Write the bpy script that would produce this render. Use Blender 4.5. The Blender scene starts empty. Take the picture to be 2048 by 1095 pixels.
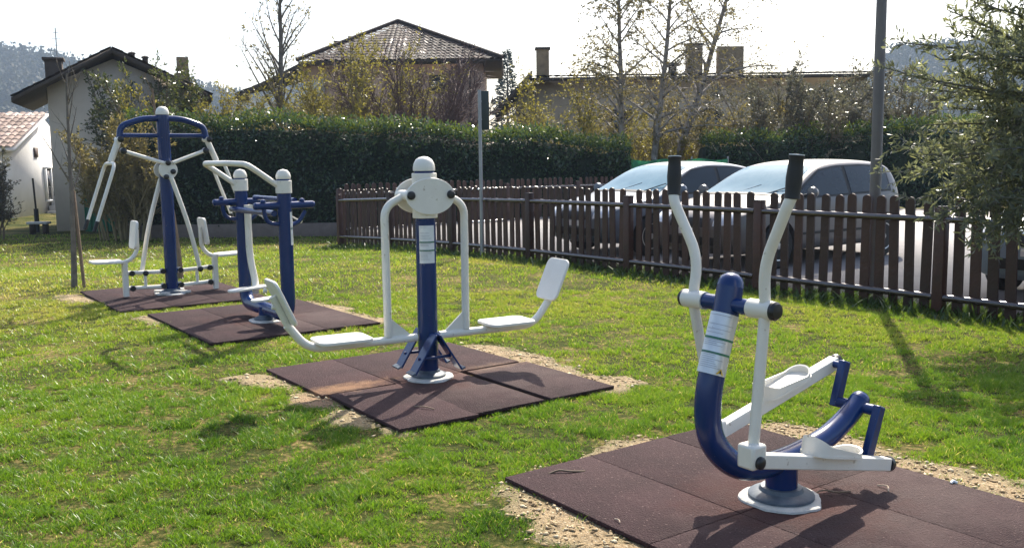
import bpy, bmesh, math, random
import numpy as np
from mathutils import Vector, Matrix
from mathutils.bvhtree import BVHTree
R_ = math.radians
rng = np.random.default_rng(7)
random.seed(7)
scene = bpy.context.scene
col = scene.collection

# ------------------------------------------------------------------ camera
F, YC, M_, H, CX, CY = 1880., 318., -.013, 1.55, 1024., 547.5
th = math.atan((CY - YC) / F); ro = math.atan(-M_)
fw = np.array([0, math.cos(th), -math.sin(th)]); r0 = np.array([1., 0, 0]); u0 = np.array([0, math.sin(th), math.cos(th)])
RR = r0 * math.cos(ro) - u0 * math.sin(ro); UU = u0 * math.cos(ro) + r0 * math.sin(ro)
cam = bpy.data.cameras.new("camera"); camo = bpy.data.objects.new("camera", cam); col.objects.link(camo)
cam.sensor_width = 36; cam.lens = 36 * F / 2048; cam.clip_start = .05; cam.clip_end = 4000
camo.matrix_world = Matrix(((RR[0], UU[0], -fw[0], 0), (RR[1], UU[1], -fw[1], 0), (RR[2], UU[2], -fw[2], H), (0, 0, 0, 1)))
scene.camera = camo

def at(x, y, Y):
    """surveyed point: picture position and forward distance -> metres"""
    d = fw + RR * (x - CX) / F - UU * (y - CY) / F
    t = Y / d[1]
    return np.array([0, 0, H]) + d * t

A_ = np.array([math.cos(R_(-54.5)), math.sin(R_(-54.5))])     # along the fence, towards the viewer
B_ = np.array([-A_[1], A_[0]])                               # across the fence, away
ANG = 35.5

def ground_z(x, y, dip=.085):
    v = -(np.asarray(x) * A_[0] + np.asarray(y) * A_[1])
    q = np.clip(v - 10.5, 0, 9.0)
    g = -.0049 * q * q
    k = np.clip((np.asarray(x) * B_[0] + np.asarray(y) * B_[1] - 7.9) / 1.0, 0, 1); g = g - dip * k * k * (3 - 2 * k) * np.clip((17 - v) / 3, 0, 1)
    return g - .132 * (1 - np.exp(-np.clip(v - 19.5, 0, 60) / 1.5))

# ------------------------------------------------------------------ helpers
def tag(o, label=None, cat=None, group=None, kind=None):
    if label: o['label'] = label
    if cat: o['category'] = cat
    if group: o['group'] = group
    if kind: o['kind'] = kind
    return o

def empty(name, loc=(0, 0, 0), rz=0, label=None, cat=None, group=None):
    o = bpy.data.objects.new(name, None); col.objects.link(o)
    o.location = [float(c) for c in loc]; o.rotation_euler = (0, 0, rz); o.empty_display_size = .1
    return tag(o, label, cat, group)

class MB:
    def __init__(s): s.v = []; s.n = 0; s.li = []; s.ls = []; s.t = []
    def add(s, V, faces, tint=.5):
        V = np.asarray(V, float).reshape(-1, 3)
        for f in faces:
            s.li.append(np.asarray(f, np.int32) + s.n)
        s.ls.append(np.array([len(f) for f in faces], np.int32)); s.t.append(np.full(len(faces), tint))
        s.v.append(V); s.n += len(V); return s
    def polys(s, P, tint=None):
        """P: (n,k,3) separate k-gons"""
        P = np.asarray(P, float); n, k = P.shape[:2]
        s.v.append(P.reshape(-1, 3)); s.li.append(np.arange(n * k, dtype=np.int32) + s.n); s.ls.append(np.full(n, k, np.int32))
        s.t.append(np.full(n, .5) if tint is None else np.asarray(tint, float)); s.n += n * k; return s
    def indexed(s, V, Fq, tint=None):
        V = np.asarray(V, float).reshape(-1, 3); Fq = np.asarray(Fq, np.int32)
        s.li.append(Fq.reshape(-1) + s.n); s.ls.append(np.full(len(Fq), Fq.shape[1], np.int32))
        s.t.append(np.full(len(Fq), .5) if tint is None else np.asarray(tint, float)); s.v.append(V); s.n += len(V); return s
    def box(s, c, d, rot=None, tint=.5):
        V = np.array([[x, y, z] for z in (-.5, .5) for y in (-.5, .5) for x in (-.5, .5)]) * np.array(d)
        if rot is not None: V = V @ np.array(rot.to_matrix() if hasattr(rot, 'to_matrix') else rot).T
        return s.add(V + np.array(c), [(0, 2, 3, 1), (4, 5, 7, 6), (0, 1, 5, 4), (2, 6, 7, 3), (0, 4, 6, 2), (1, 3, 7, 5)], tint)
    def tube(s, path, r, n=12, cap=True, tint=.5, flat=None):
        P = np.asarray(path, float); m = len(P)
        r = np.broadcast_to(np.asarray(r, float), (m,))
        T = np.gradient(P, axis=0) if m > 2 else np.repeat([P[1] - P[0]], 2, 0)
        T /= np.linalg.norm(T, axis=1)[:, None] + 1e-12
        ref = np.array([0, 0, 1.]) if abs(T[0][2]) < .9 else np.array([1., 0, 0])
        a = np.cross(T[0], ref); a /= np.linalg.norm(a)
        rings = []; ang = np.arange(n) * 2 * np.pi / n
        for i in range(m):
            a = a - T[i] * (a @ T[i]); a /= np.linalg.norm(a) + 1e-12
            b = np.cross(T[i], a)
            rings.append(P[i] + r[i] * (np.cos(ang)[:, None] * a + np.sin(ang)[:, None] * b))
        V = np.concatenate(rings); i = np.arange(m - 1)[:, None] * n; j = np.arange(n)[None]
        Fq = np.stack([i + j, i + (j + 1) % n, i + n + (j + 1) % n, i + n + j], -1).reshape(-1, 4)
        base = s.n; s.indexed(V, Fq, np.full(len(Fq), tint))
        if cap:
            s.li.append(np.arange(n - 1, -1, -1, dtype=np.int32) + base); s.li.append(np.arange(n, dtype=np.int32) + base + (m - 1) * n)
            s.ls.append(np.array([n, n], np.int32)); s.t.append(np.full(2, tint))
        return s
    def lathe(s, prof, c=(0, 0, 0), n=28, axis=None, tint=.5, jit=0):
        prof = np.asarray(prof, float); m = len(prof); ang = np.arange(n) * 2 * np.pi / n
        V = np.zeros((m, n, 3)); rr = 1 + jit * (np.sin(ang * 3 + 1) + .7 * np.sin(ang * 5 + 2.3) + .5 * np.sin(ang * 8) + .35 * rng.normal(size=n)) if jit else np.ones(n)
        V[..., 0] = prof[:, :1] * np.cos(ang) * rr; V[..., 1] = prof[:, :1] * np.sin(ang) * rr; V[..., 2] = prof[:, 1:2]
        V = V.reshape(-1, 3)
        if axis is not None:
            V = V @ np.array(Vector((0, 0, 1)).rotation_difference(Vector(axis)).to_matrix()).T
        i = np.arange(m - 1)[:, None] * n; j = np.arange(n)[None]
        Fq = np.stack([i + j, i + (j + 1) % n, i + n + (j + 1) % n, i + n + j], -1).reshape(-1, 4)
        base = s.n; s.indexed(V + np.array(c), Fq, np.full(len(Fq), tint))
        s.li.append(np.arange(n - 1, -1, -1, dtype=np.int32) + base); s.li.append(np.arange(n, dtype=np.int32) + base + (m - 1) * n)
        s.ls.append(np.array([n, n], np.int32)); s.t.append(np.full(2, tint))
        return s
    def prism(s, outline, origin, ex, ey, thick, tint=.5):
        """outline (k,2) in plane ex,ey, centred thickness"""
        ex = np.array(ex, float); ey = np.array(ey, float); nz = np.cross(ex, ey); nz /= np.linalg.norm(nz)
        O = np.asarray(outline, float); P = np.array(origin, float) + O[:, :1] * ex + O[:, 1:] * ey; k = len(O)
        V = np.concatenate([P - nz * thick / 2, P + nz * thick / 2])
        fs = [tuple(range(k - 1, -1, -1)), tuple(range(k, 2 * k))] + [(i, (i + 1) % k, k + (i + 1) % k, k + i) for i in range(k)]
        return s.add(V, fs, tint)
    def build(s, name, mat, parent=None, smooth=35, bevel=0):
        me = bpy.data.meshes.new(name)
        V = np.concatenate(s.v); li = np.concatenate(s.li); ls = np.concatenate(s.ls)
        me.vertices.add(len(V)); me.vertices.foreach_set('co', V.ravel().astype(np.float32))
        me.loops.add(len(li)); me.loops.foreach_set('vertex_index', li.astype(np.int32))
        me.polygons.add(len(ls)); st = np.zeros(len(ls), np.int32); st[1:] = np.cumsum(ls)[:-1]
        me.polygons.foreach_set('loop_start', st); me.polygons.foreach_set('loop_total', ls)
        at_ = me.attributes.new('tint', 'FLOAT', 'FACE'); at_.data.foreach_set('value', np.concatenate(s.t).astype(np.float32))
        me.update(calc_edges=True); me.validate()
        if smooth:
            me.polygons.foreach_set('use_smooth', np.ones(len(me.polygons), bool)); me.set_sharp_from_angle(angle=R_(smooth))
        o = bpy.data.objects.new(name, me); col.objects.link(o)
        if mat: me.materials.append(mat)
        if parent: o.parent = parent
        if bevel:
            m = o.modifiers.new('bevel', 'BEVEL'); m.width = bevel; m.segments = 2; m.limit_method = 'ANGLE'; m.angle_limit = R_(40)
        return o

def fillet(path, r, n=7):
    P = [np.array(p, float) for p in path]; out = [P[0]]
    rs = r if hasattr(r, '__len__') else [r] * len(P)
    for i in range(1, len(P) - 1):
        a = P[i - 1] - P[i]; b = P[i + 1] - P[i]; la, lb = np.linalg.norm(a), np.linalg.norm(b)
        d = min(rs[i], la * .48, lb * .48); p0 = P[i] + a / la * d; p1 = P[i] + b / lb * d
        for k in range(n + 1):
            t = k / n; out.append((1 - t) ** 2 * p0 + 2 * t * (1 - t) * P[i] + t * t * p1)
    out.append(P[-1]); return np.array(out)

def crom(path, n=6):
    P = np.array(path, float); P = np.concatenate([[2 * P[0] - P[1]], P, [2 * P[-1] - P[-2]]]); out = []
    for i in range(1, len(P) - 2):
        for k in range(n):
            t = k / n; a, b, c, d = P[i - 1], P[i], P[i + 1], P[i + 2]
            out.append(.5 * (2 * b + (c - a) * t + (2 * a - 5 * b + 4 * c - d) * t * t + (3 * b - a - 3 * c + d) * t ** 3))
    out.append(P[-2]); return np.array(out)

def rrect(w, h, r, n=5):
    o = []
    for cx, cy, a0 in ((w / 2 - r, h / 2 - r, 0), (-w / 2 + r, h / 2 - r, 90), (-w / 2 + r, -h / 2 + r, 180), (w / 2 - r, -h / 2 + r, 270)):
        for k in range(n + 1):
            a = R_(a0 + 90 * k / n); o.append((cx + r * math.cos(a), cy + r * math.sin(a)))
    return np.array(o)

def ell(w, h, n=28):
    a = np.arange(n) * 2 * np.pi / n
    return np.stack([w * np.cos(a), h * np.sin(a)], 1)

def noise2(x, y, sc, seed=0):
    r = np.random.default_rng(seed); g = r.random((64, 64))
    X = np.asarray(x) / sc; Y = np.asarray(y) / sc; i = np.floor(X).astype(int); j = np.floor(Y).astype(int)
    f = X - i; h = Y - j; f = f * f * (3 - 2 * f); h = h * h * (3 - 2 * h)
    G = lambda a, b: g[a % 64, b % 64]
    return (G(i, j) * (1 - f) + G(i + 1, j) * f) * (1 - h) + (G(i, j + 1) * (1 - f) + G(i + 1, j + 1) * f) * h

# ------------------------------------------------------------------ materials
def newmat(name):
    m = bpy.data.materials.new(name); m.use_nodes = True; nt = m.node_tree; nt.nodes.clear()
    out = nt.nodes.new('ShaderNodeOutputMaterial'); return m, nt, out
def N(nt, typ, **kw):
    n = nt.nodes.new(typ)
    for k, v in kw.items():
        if k in n.inputs: n.inputs[k].default_value = v
        else: setattr(n, k, v)
    return n
def ramp(nt, fac, stops):
    r = nt.nodes.new('ShaderNodeValToRGB'); e = r.color_ramp.elements
    while len(e) < len(stops): e.new(.5)
    for el, (p, c) in zip(e, stops): el.position = p; el.color = (*c, 1)
    nt.links.new(fac, r.inputs['Fac']); return r

def surf(name, c0, c1, scale=4, rough=.6, bump=0, bscale=None, metallic=0, coat=0, detail=6, spec=.5, rvar=.1, speck=None):
    m, nt, out = newmat(name); L = nt.links.new
    tc = N(nt, 'ShaderNodeTexCoord'); no = N(nt, 'ShaderNodeTexNoise', Scale=scale, Detail=detail, Roughness=.65); L(tc.outputs['Object'], no.inputs['Vector'])
    rp = ramp(nt, no.outputs['Fac'], [(.3, c0), (.7, c1)])
    b = N(nt, 'ShaderNodeBsdfPrincipled', Metallic=metallic, Roughness=rough); b.inputs['Specular IOR Level'].default_value = spec; b.inputs['Coat Weight'].default_value = coat
    b.inputs['Coat Roughness'].default_value = .08
    src = rp.outputs['Color']
    if speck:
        n3 = N(nt, 'ShaderNodeTexNoise', Scale=speck[0], Detail=2); L(tc.outputs['Object'], n3.inputs['Vector'])
        mr0 = N(nt, 'ShaderNodeMapRange'); mr0.inputs['From Min'].default_value = speck[1]; mr0.inputs['From Max'].default_value = speck[1] + .06; L(n3.outputs['Fac'], mr0.inputs['Value'])
        mx = N(nt, 'ShaderNodeMix', data_type='RGBA'); L(mr0.outputs['Result'], mx.inputs['Factor']); L(src, mx.inputs['A']); mx.inputs['B'].default_value = (*speck[2], 1); src = mx.outputs['Result']
    L(src, b.inputs['Base Color'])
    mr = N(nt, 'ShaderNodeMapRange'); mr.inputs['To Min'].default_value = max(.03, rough - rvar); mr.inputs['To Max'].default_value = rough + rvar
    L(no.outputs['Fac'], mr.inputs['Value']); L(mr.outputs['Result'], b.inputs['Roughness'])
    if bump:
        n2 = N(nt, 'ShaderNodeTexNoise', Scale=bscale or scale * 8, Detail=4); L(tc.outputs['Object'], n2.inputs['Vector'])
        bp = N(nt, 'ShaderNodeBump', Strength=bump, Distance=.02); L(n2.outputs['Fac'], bp.inputs['Height']); L(bp.outputs['Normal'], b.inputs['Normal'])
    L(b.outputs['BSDF'], out.inputs['Surface']); return m

def leafmat(name, stops, rough=.45, trans=.45, spec=.5):
    m, nt, out = newmat(name); L = nt.links.new
    a = N(nt, 'ShaderNodeAttribute', attribute_name='tint')
    rp = ramp(nt, a.outputs['Fac'], stops)
    b = N(nt, 'ShaderNodeBsdfPrincipled', Roughness=rough); b.inputs['Specular IOR Level'].default_value = spec
    t = N(nt, 'ShaderNodeBsdfTranslucent'); mx = N(nt, 'ShaderNodeMixShader', Fac=trans)
    br = N(nt, 'ShaderNodeMix', data_type='RGBA', blend_type='MULTIPLY'); br.inputs['Factor'].default_value = 1; br.inputs['B'].default_value = (1.45, 1.45, 1.0, 1)
    L(rp.outputs['Color'], br.inputs['A'])
    L(rp.outputs['Color'], b.inputs['Base Color']); L(br.outputs['Result'], t.inputs['Color'])
    L(b.outputs['BSDF'], mx.inputs[1]); L(t.outputs['BSDF'], mx.inputs[2]); L(mx.outputs['Shader'], out.inputs['Surface']); return m

def stain(mat, c, ang, sx, sy, colr, amt=.85, nsc=14.):
    nt = mat.node_tree; L = nt.links.new; b = [n for n in nt.nodes if n.type == 'BSDF_PRINCIPLED'][0]; src = b.inputs['Base Color'].links[0].from_socket
    ge = N(nt, 'ShaderNodeNewGeometry'); mp = N(nt, 'ShaderNodeMapping', vector_type='TEXTURE'); mp.inputs['Location'].default_value = (*c, 0); mp.inputs['Rotation'].default_value = (0, 0, ang); mp.inputs['Scale'].default_value = (sx, sy, 1e4)
    L(ge.outputs['Position'], mp.inputs['Vector']); ln = N(nt, 'ShaderNodeVectorMath', operation='LENGTH'); L(mp.outputs['Vector'], ln.inputs[0])
    no = N(nt, 'ShaderNodeTexNoise', Scale=nsc, Detail=8, Roughness=.7); L(ge.outputs['Position'], no.inputs['Vector'])
    ad = N(nt, 'ShaderNodeMath', operation='MULTIPLY_ADD'); ad.inputs[1].default_value = 1.9; L(no.outputs['Fac'], ad.inputs[0]); L(ln.outputs['Value'], ad.inputs[2])
    mr = N(nt, 'ShaderNodeMapRange'); mr.inputs['From Min'].default_value = 1.95; mr.inputs['From Max'].default_value = 1.2; mr.inputs['To Max'].default_value = amt; L(ad.outputs[0], mr.inputs['Value'])
    mx = N(nt, 'ShaderNodeMix', data_type='RGBA'); L(mr.outputs['Result'], mx.inputs['Factor']); L(src, mx.inputs['A']); mx.inputs['B'].default_value = (*colr, 1); L(mx.outputs['Result'], b.inputs['Base Color'])
MT = {}
MT['blue'] = surf('blue_paint', (.001, .019, .10), (.002, .025, .12), 6, .26, coat=.12, spec=.4, rvar=.03, speck=(42, .735, (.2, .2, .21)))
MT['white'] = surf('cream_paint', (.66, .63, .55), (.74, .71, .64), 5, .38, speck=(30, .68, (.45, .40, .32)))
MT['seat'] = surf('cream_seat', (.68, .65, .59), (.76, .73, .68), 7, .45, bump=.08, bscale=260)
MT['black'] = surf('black_plastic', (.008, .009, .012), (.014, .015, .018), 20, .4)
MT['grip'] = surf('black_rubber_grip', (.01, .01, .011), (.018, .018, .018), 30, .6)
MT['flange'] = surf('blue_grey_flange', (.035, .05, .075), (.11, .14, .17), 12, .5)
MT['concrete'] = surf('pale_concrete', (.42, .41, .38), (.62, .6, .56), 14, .85, bump=.4, bscale=60)
MT['sticker'] = surf('sticker_white', (.62, .64, .64), (.74, .75, .75), 9, .35)
MT['silver'] = surf('sticker_silver', (.5, .52, .55), (.66, .68, .7), 5, .3, metallic=.35)
MT['green'] = surf('sticker_green', (.02, .13, .07), (.03, .17, .1), 9, .4)
MT['ink'] = surf('sticker_ink', (.16, .17, .2), (.22, .23, .26), 9, .5)
MT['yellow'] = surf('warning_yellow', (.65, .42, .03), (.7, .48, .05), 9, .5)
MT['rubber'] = surf('rubber_tile', (.035, .0195, .021), (.072, .0415, .0435), 2.6, .85, bump=1., bscale=130, speck=(75, .66, (.17, .115, .105)), spec=.14)
MT['wood'] = surf('brown_stained_wood', (.032, .012, .0075), (.060, .021, .0125), 5, .5, bump=.3, bscale=30, spec=.45)
MT['rail'] = surf('brown_stained_rail', (.028, .015, .013), (.05, .029, .025), 5, .24, bump=.15, bscale=30, spec=.8, coat=.6)
def vary(mat, lo=.65, hi=1.35):
    nt = mat.node_tree; L = nt.links.new; b = [n for n in nt.nodes if n.type == 'BSDF_PRINCIPLED'][0]; src = b.inputs['Base Color'].links[0].from_socket
    oi = N(nt, 'ShaderNodeObjectInfo'); mr = N(nt, 'ShaderNodeMapRange'); mr.inputs['To Min'].default_value = lo; mr.inputs['To Max'].default_value = hi; L(oi.outputs['Random'], mr.inputs['Value'])
    vm = N(nt, 'ShaderNodeVectorMath', operation='SCALE'); L(src, vm.inputs[0]); L(mr.outputs['Result'], vm.inputs['Scale']); L(vm.outputs['Vector'], b.inputs['Base Color'])
vary(MT['wood']); vary(MT['rubber'], .85, 1.15)
MT['galv'] = surf('galvanised_steel', (.26, .27, .28), (.36, .36, .37), 5, .5, metallic=.5)
MT['lamp'] = surf('grey_lamp_paint', (.115, .10, .095), (.16, .14, .132), 3, .5)
MT['asphalt'] = surf('light_grey_asphalt', (.25, .235, .23), (.33, .31, .30), 1.2, .85, bump=.4, bscale=90, speck=(70, .66, (.4, .38, .37)))  # light grey asphalt with paler specks
MT['bark'] = surf('grey_bark', (.09, .075, .06), (.2, .17, .14), 9, .85, bump=.6, bscale=40)
MT['birch'] = surf('birch_bark', (.14, .115, .095), (.36, .32, .28), 6, .8, bump=.4, bscale=30, speck=(9, .6, (.05, .04, .035)))
MT['twig'] = surf('brown_twig', (.10, .07, .045), (.17, .12, .075), 9, .8)
MT['twigred'] = surf('reddish_twig', (.085, .045, .04), (.14, .085, .075), 9, .8)
MT['twigyel'] = surf('ochre_twig', (.16, .125, .06), (.26, .2, .1), 9, .8)
MT['olivebark'] = surf('olive_bark', (.10, .095, .08), (.19, .18, .15), 12, .85, bump=.5)
MT['stake'] = surf('stake_wood', (.16, .11, .07), (.26, .18, .12), 7, .8, bump=.4)

MT['olive'] = leafmat('olive_leaf', [(0, (.075, .085, .062)), (.45, (.135, .15, .102)), (.75, (.19, .195, .10)), (1, (.34, .355, .31))], .33, .45, .55)
MT['laurel'] = leafmat('laurel_leaf', [(0, (.016, .036, .024)), (.5, (.045, .085, .042)), (.72, (.065, .10, .022)), (1, (.15, .18, .03))], .25, .3, .65)
MT['goldleaf'] = leafmat('young_gold_leaf', [(0, (.11, .098, .022)), (.6, (.18, .158, .034)), (1, (.27, .235, .06))], .5, .5)
MT['birchleaf'] = leafmat('catkin_leaf', [(0, (.09, .075, .035)), (.6, (.16, .132, .055)), (1, (.25, .21, .09))], .5, .45)
MT['greyleaf'] = leafmat('grey_leaf', [(0, (.06, .06, .045)), (.6, (.11, .105, .078)), (1, (.2, .19, .16))], .3, .3, .6)
MT['bushgreen'] = leafmat('bush_green_leaf', [(0, (.03, .042, .018)), (.6, (.06, .075, .025)), (1, (.12, .12, .03))], .35, .4, .6)
MT['hedgecore'] = surf('shaded_inner_leaves', (.006, .011, .007), (.02, .032, .018), 9, .9, bump=1., bscale=14, spec=.15)  # near-black green core: the shade inside the hedge is put into the colour
MT['conifer'] = leafmat('blue_conifer_needle', [(0, (.025, .045, .05)), (1, (.06, .09, .1))], .6, .1)
MT['forest'] = leafmat('hill_forest', [(0, (.03, .04, .03)), (.6, (.055, .06, .045)), (1, (.09, .08, .06))], .8, .1, .2)
MT['grass'] = leafmat('grass_blade', [(0, (.050, .115, .010)), (.3, (.125, .23, .015)), (.6, (.235, .30, .027)), (.83, (.38, .33, .09)), (1, (.56, .46, .23))], .38, .45, .5)
MT['weed'] = leafmat('weed_leaf', [(0, (.03, .06, .012)), (.6, (.06, .1, .02)), (1, (.12, .16, .035))], .4, .35)
MT['pebble'] = leafmat('pebble', [(0, (.20, .13, .06)), (.5, (.42, .30, .155)), (1, (.70, .58, .38))], .8, 0)

def ground_mat():
    m, nt, out = newmat('lawn_soil'); L = nt.links.new
    tc = N(nt, 'ShaderNodeTexCoord')
    n1 = N(nt, 'ShaderNodeTexNoise', Scale=1.1, Detail=8, Roughness=.7); n2 = N(nt, 'ShaderNodeTexNoise', Scale=28, Detail=5, Roughness=.7)
    L(tc.outputs['Object'], n1.inputs['Vector']); L(tc.outputs['Object'], n2.inputs['Vector'])
    ad = N(nt, 'ShaderNodeMath', operation='ADD'); L(n1.outputs['Fac'], ad.inputs[0]); L(n2.outputs['Fac'], ad.inputs[1])
    hf = N(nt, 'ShaderNodeMath', operation='MULTIPLY'); hf.inputs[1].default_value = .5; L(ad.outputs[0], hf.inputs[0])
    rp = ramp(nt, hf.outputs[0], [(.40, (.022, .034, .008)), (.5, (.06, .066, .016)), (.59, (.22, .165, .065)), (.67, (.44, .32, .16))])
    b = N(nt, 'ShaderNodeBsdfPrincipled', Roughness=.95); b.inputs['Specular IOR Level'].default_value = .05; L(rp.outputs['Color'], b.inputs['Base Color'])
    bp = N(nt, 'ShaderNodeBump', Strength=.8, Distance=.03); L(n2.outputs['Fac'], bp.inputs['Height']); L(bp.outputs['Normal'], b.inputs['Normal'])
    L(b.outputs['BSDF'], out.inputs['Surface']); return m
MT['ground'] = ground_mat()

MT['gravel'] = surf('gravel_chips', (.20, .135, .065), (.42, .30, .16), 9, .9, bump=1., bscale=110, speck=(75, .6, (.52, .43, .28)))
def border(mat):
    nt = mat.node_tree; L = nt.links.new; b = [n for n in nt.nodes if n.type == 'BSDF_PRINCIPLED'][0]; src = b.inputs['Base Color'].links[0].from_socket
    a = N(nt, 'ShaderNodeAttribute', attribute_name='tint'); mx = N(nt, 'ShaderNodeMix', data_type='RGBA'); L(a.outputs['Fac'], mx.inputs['Factor']); mx.inputs['A'].default_value = (.12, .115, .035, 1); L(src, mx.inputs['B']); L(mx.outputs['Result'], b.inputs['Base Color'])
border(MT['gravel'])
stain(MT['gravel'], (-.6 - .62 * .814 - .0, 6.51 - .62 * .581 - .1), R_(ANG), .6, .25, (.34, .19, .10))
MT['sand'] = surf('orange_sand', (.36, .21, .12), (.5, .33, .2), 8, .95, bump=.5, bscale=120)

# ------------------------------------------------------------------ world and sun
AZ, EL = 16.5, 45.
w = bpy.data.worlds.new("World"); scene.world = w; w.use_nodes = True
nt = w.node_tree; nt.nodes.clear()
sky = nt.nodes.new('ShaderNodeTexSky'); sky.sky_type = 'NISHITA'; sky.sun_disc = False
sky.sun_elevation = R_(EL); sky.sun_rotation = R_(AZ); sky.air_density = 1.0; sky.dust_density = 3; sky.ozone_density = 1
bg = nt.nodes.new('ShaderNodeBackground'); bg.inputs['Strength'].default_value = .145
wo = nt.nodes.new('ShaderNodeOutputWorld'); nt.links.new(sky.outputs[0], bg.inputs[0]); nt.links.new(bg.outputs[0], wo.inputs[0])
sd = Vector((math.sin(R_(AZ)) * math.cos(R_(EL)), math.cos(R_(AZ)) * math.cos(R_(EL)), math.sin(R_(EL))))
sl = bpy.data.lights.new('sun', 'SUN'); sl.energy = 5.0; sl.angle = R_(.5); sl.color = (1, .93, .80)
so = bpy.data.objects.new('sun', sl); col.objects.link(so); so.location = (20, 40, 60); so.rotation_euler = (-sd).to_track_quat('-Z', 'Y').to_euler()
scene.view_settings.view_transform = 'Standard'; scene.view_settings.look = 'None'; scene.view_settings.exposure = .95; scene.view_settings.gamma = 1

# ------------------------------------------------------------------ ground
def axis_pts(a): return np.array(a)
ys = np.concatenate([np.linspace(-60, 0, 7), np.arange(1, 40, .5), np.array([40, 45, 50, 60, 80, 110, 150, 220, 320, 450, 650, 900, 1400, 2200])])
xs = np.concatenate([-np.array([2200, 1200, 700, 400, 220, 120, 70, 45, 32, 25]), np.arange(-20, 20.1, .6), np.array([25, 32, 45, 70, 120, 220, 400, 700, 1200, 2200])])
XX, YY = np.meshgrid(xs, ys); ZZ = ground_z(XX, YY) + np.where((YY > 1) & (YY < 30), .010 * (noise2(XX, YY, 1.7, 3) - .5), 0)
nx_, ny_ = len(xs), len(ys)
ii, jj = np.meshgrid(np.arange(nx_ - 1), np.arange(ny_ - 1)); b0 = (jj * nx_ + ii).ravel()
g = MB().indexed(np.stack([XX, YY, ZZ - .008], -1), np.stack([b0, b0 + 1, b0 + nx_ + 1, b0 + nx_], -1)).build('ground', MT['ground'])
tag(g, kind='structure')

# fence line ------------------------------------------------------------
FN = lambda n: np.array([4.39, 9.57]) + (6 - n) * 2.317 * np.array([-math.cos(R_(53.9)), math.sin(R_(53.9))])
FD = np.array([math.cos(R_(53.9)), -math.sin(R_(53.9))])     # towards viewer along fence
FNN = np.array([-FD[1], FD[0]])                              # across, away
PZ = .022
# parking: flat asphalt slab behind the fence
c0 = FN(0) + FNN * .42; c1 = FN(9) + FNN * .42
quad = np.array([c0 - FD * .2, c1, c1 + FNN * 15.0, c0 - FD * .2 + FNN * 15.0])
pk = MB(); n = 12
V = np.array([[*q, PZ] for q in quad] + [[*q, -1.2] for q in quad])
pk.add(V, [(0, 1, 2, 3), (4, 7, 6, 5), (0, 4, 5, 1), (1, 5, 6, 2), (2, 6, 7, 3), (3, 7, 4, 0)])
tag(pk.build('parking_lot', MT['asphalt'], smooth=0), kind='structure')

# ------------------------------------------------------------------ mats
TL, TW, TH = 1.0, .54, .022
mats = []
def local(c, x, y):   # machine frame: x along B, y along -A
    return np.array(c[:2]) + x * B_ - y * A_
stain(MT['rubber'], local((-.6, 6.51), -.62, .10), R_(ANG + 2), .50, .15, (.36, .21, .12))
stain(MT['rubber'], local((-.6, 6.51), .45, .0), R_(ANG + 2), .5, .13, (.30, .19, .12), .6)
for cc_, rx_ in (((1.19, 4.05), 1.0), ((-.6, 6.51), .9), ((-2.5, 9.17), .8)): stain(MT['rubber'], local(cc_, .35, -.3), .3, rx_, .75, (.15, .108, .10), .45, 3.5)
for cc_ in ((1.19, 4.05), (-.6, 6.51), (-2.5, 9.17)): stain(MT['rubber'], local(cc_, 0, 0), 0, .55, .5, (.085, .036, .032), .75, 5.)
def make_mat(c, label, gaps=()):
    z = float(ground_z(*c)); root = empty('rubber_mat', (*c, z), R_(ANG), label, 'rubber mat', 'rubber mats under the exercise machines')
    for i in range(3):
        for j in range(2):
            dx, dy, da = (0, 0, 0)
            for (gi, gj, a, b, d) in gaps:
                if (gi, gj) == (i, j): dx, dy, da = a, b, d
            t = MB().box((0, 0, 0), (TW - .003, TL - .003, TH)).build('mat_tile', MT['rubber'], root, smooth=0, bevel=.003)
            t.location = ((i - 1) * TW + dx, (j - .5) * TL + dy, TH / 2 + .004 + .0015 * random.random()); t.rotation_euler = (R_(random.uniform(-.12, .12)), R_(random.uniform(-.12, .12)), R_(da))
    mats.append((np.array(c), z)); return root
C4 = np.array([1.19, 4.05]); C3 = np.array([-.6, 6.51]); C2 = np.array([-2.5, 9.17]); C1 = np.array([-4.02, 10.99])
make_mat(C4, 'nearest square of dark rubber tiles, under the cross trainer')
make_mat(C3, 'rubber tile mat under the twin leg press, with a sandy worn corner', gaps=((0, 0, .03, -.02, -1.2), (2, 1, -.0, .03, .8), (2, 0, .05, -.0, 0)))
make_mat(C2, 'rubber tile mat under the blue U-shaped twin-post stepper')
make_mat(C1, 'farthest rubber tile mat, under the tall chest press')

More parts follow.
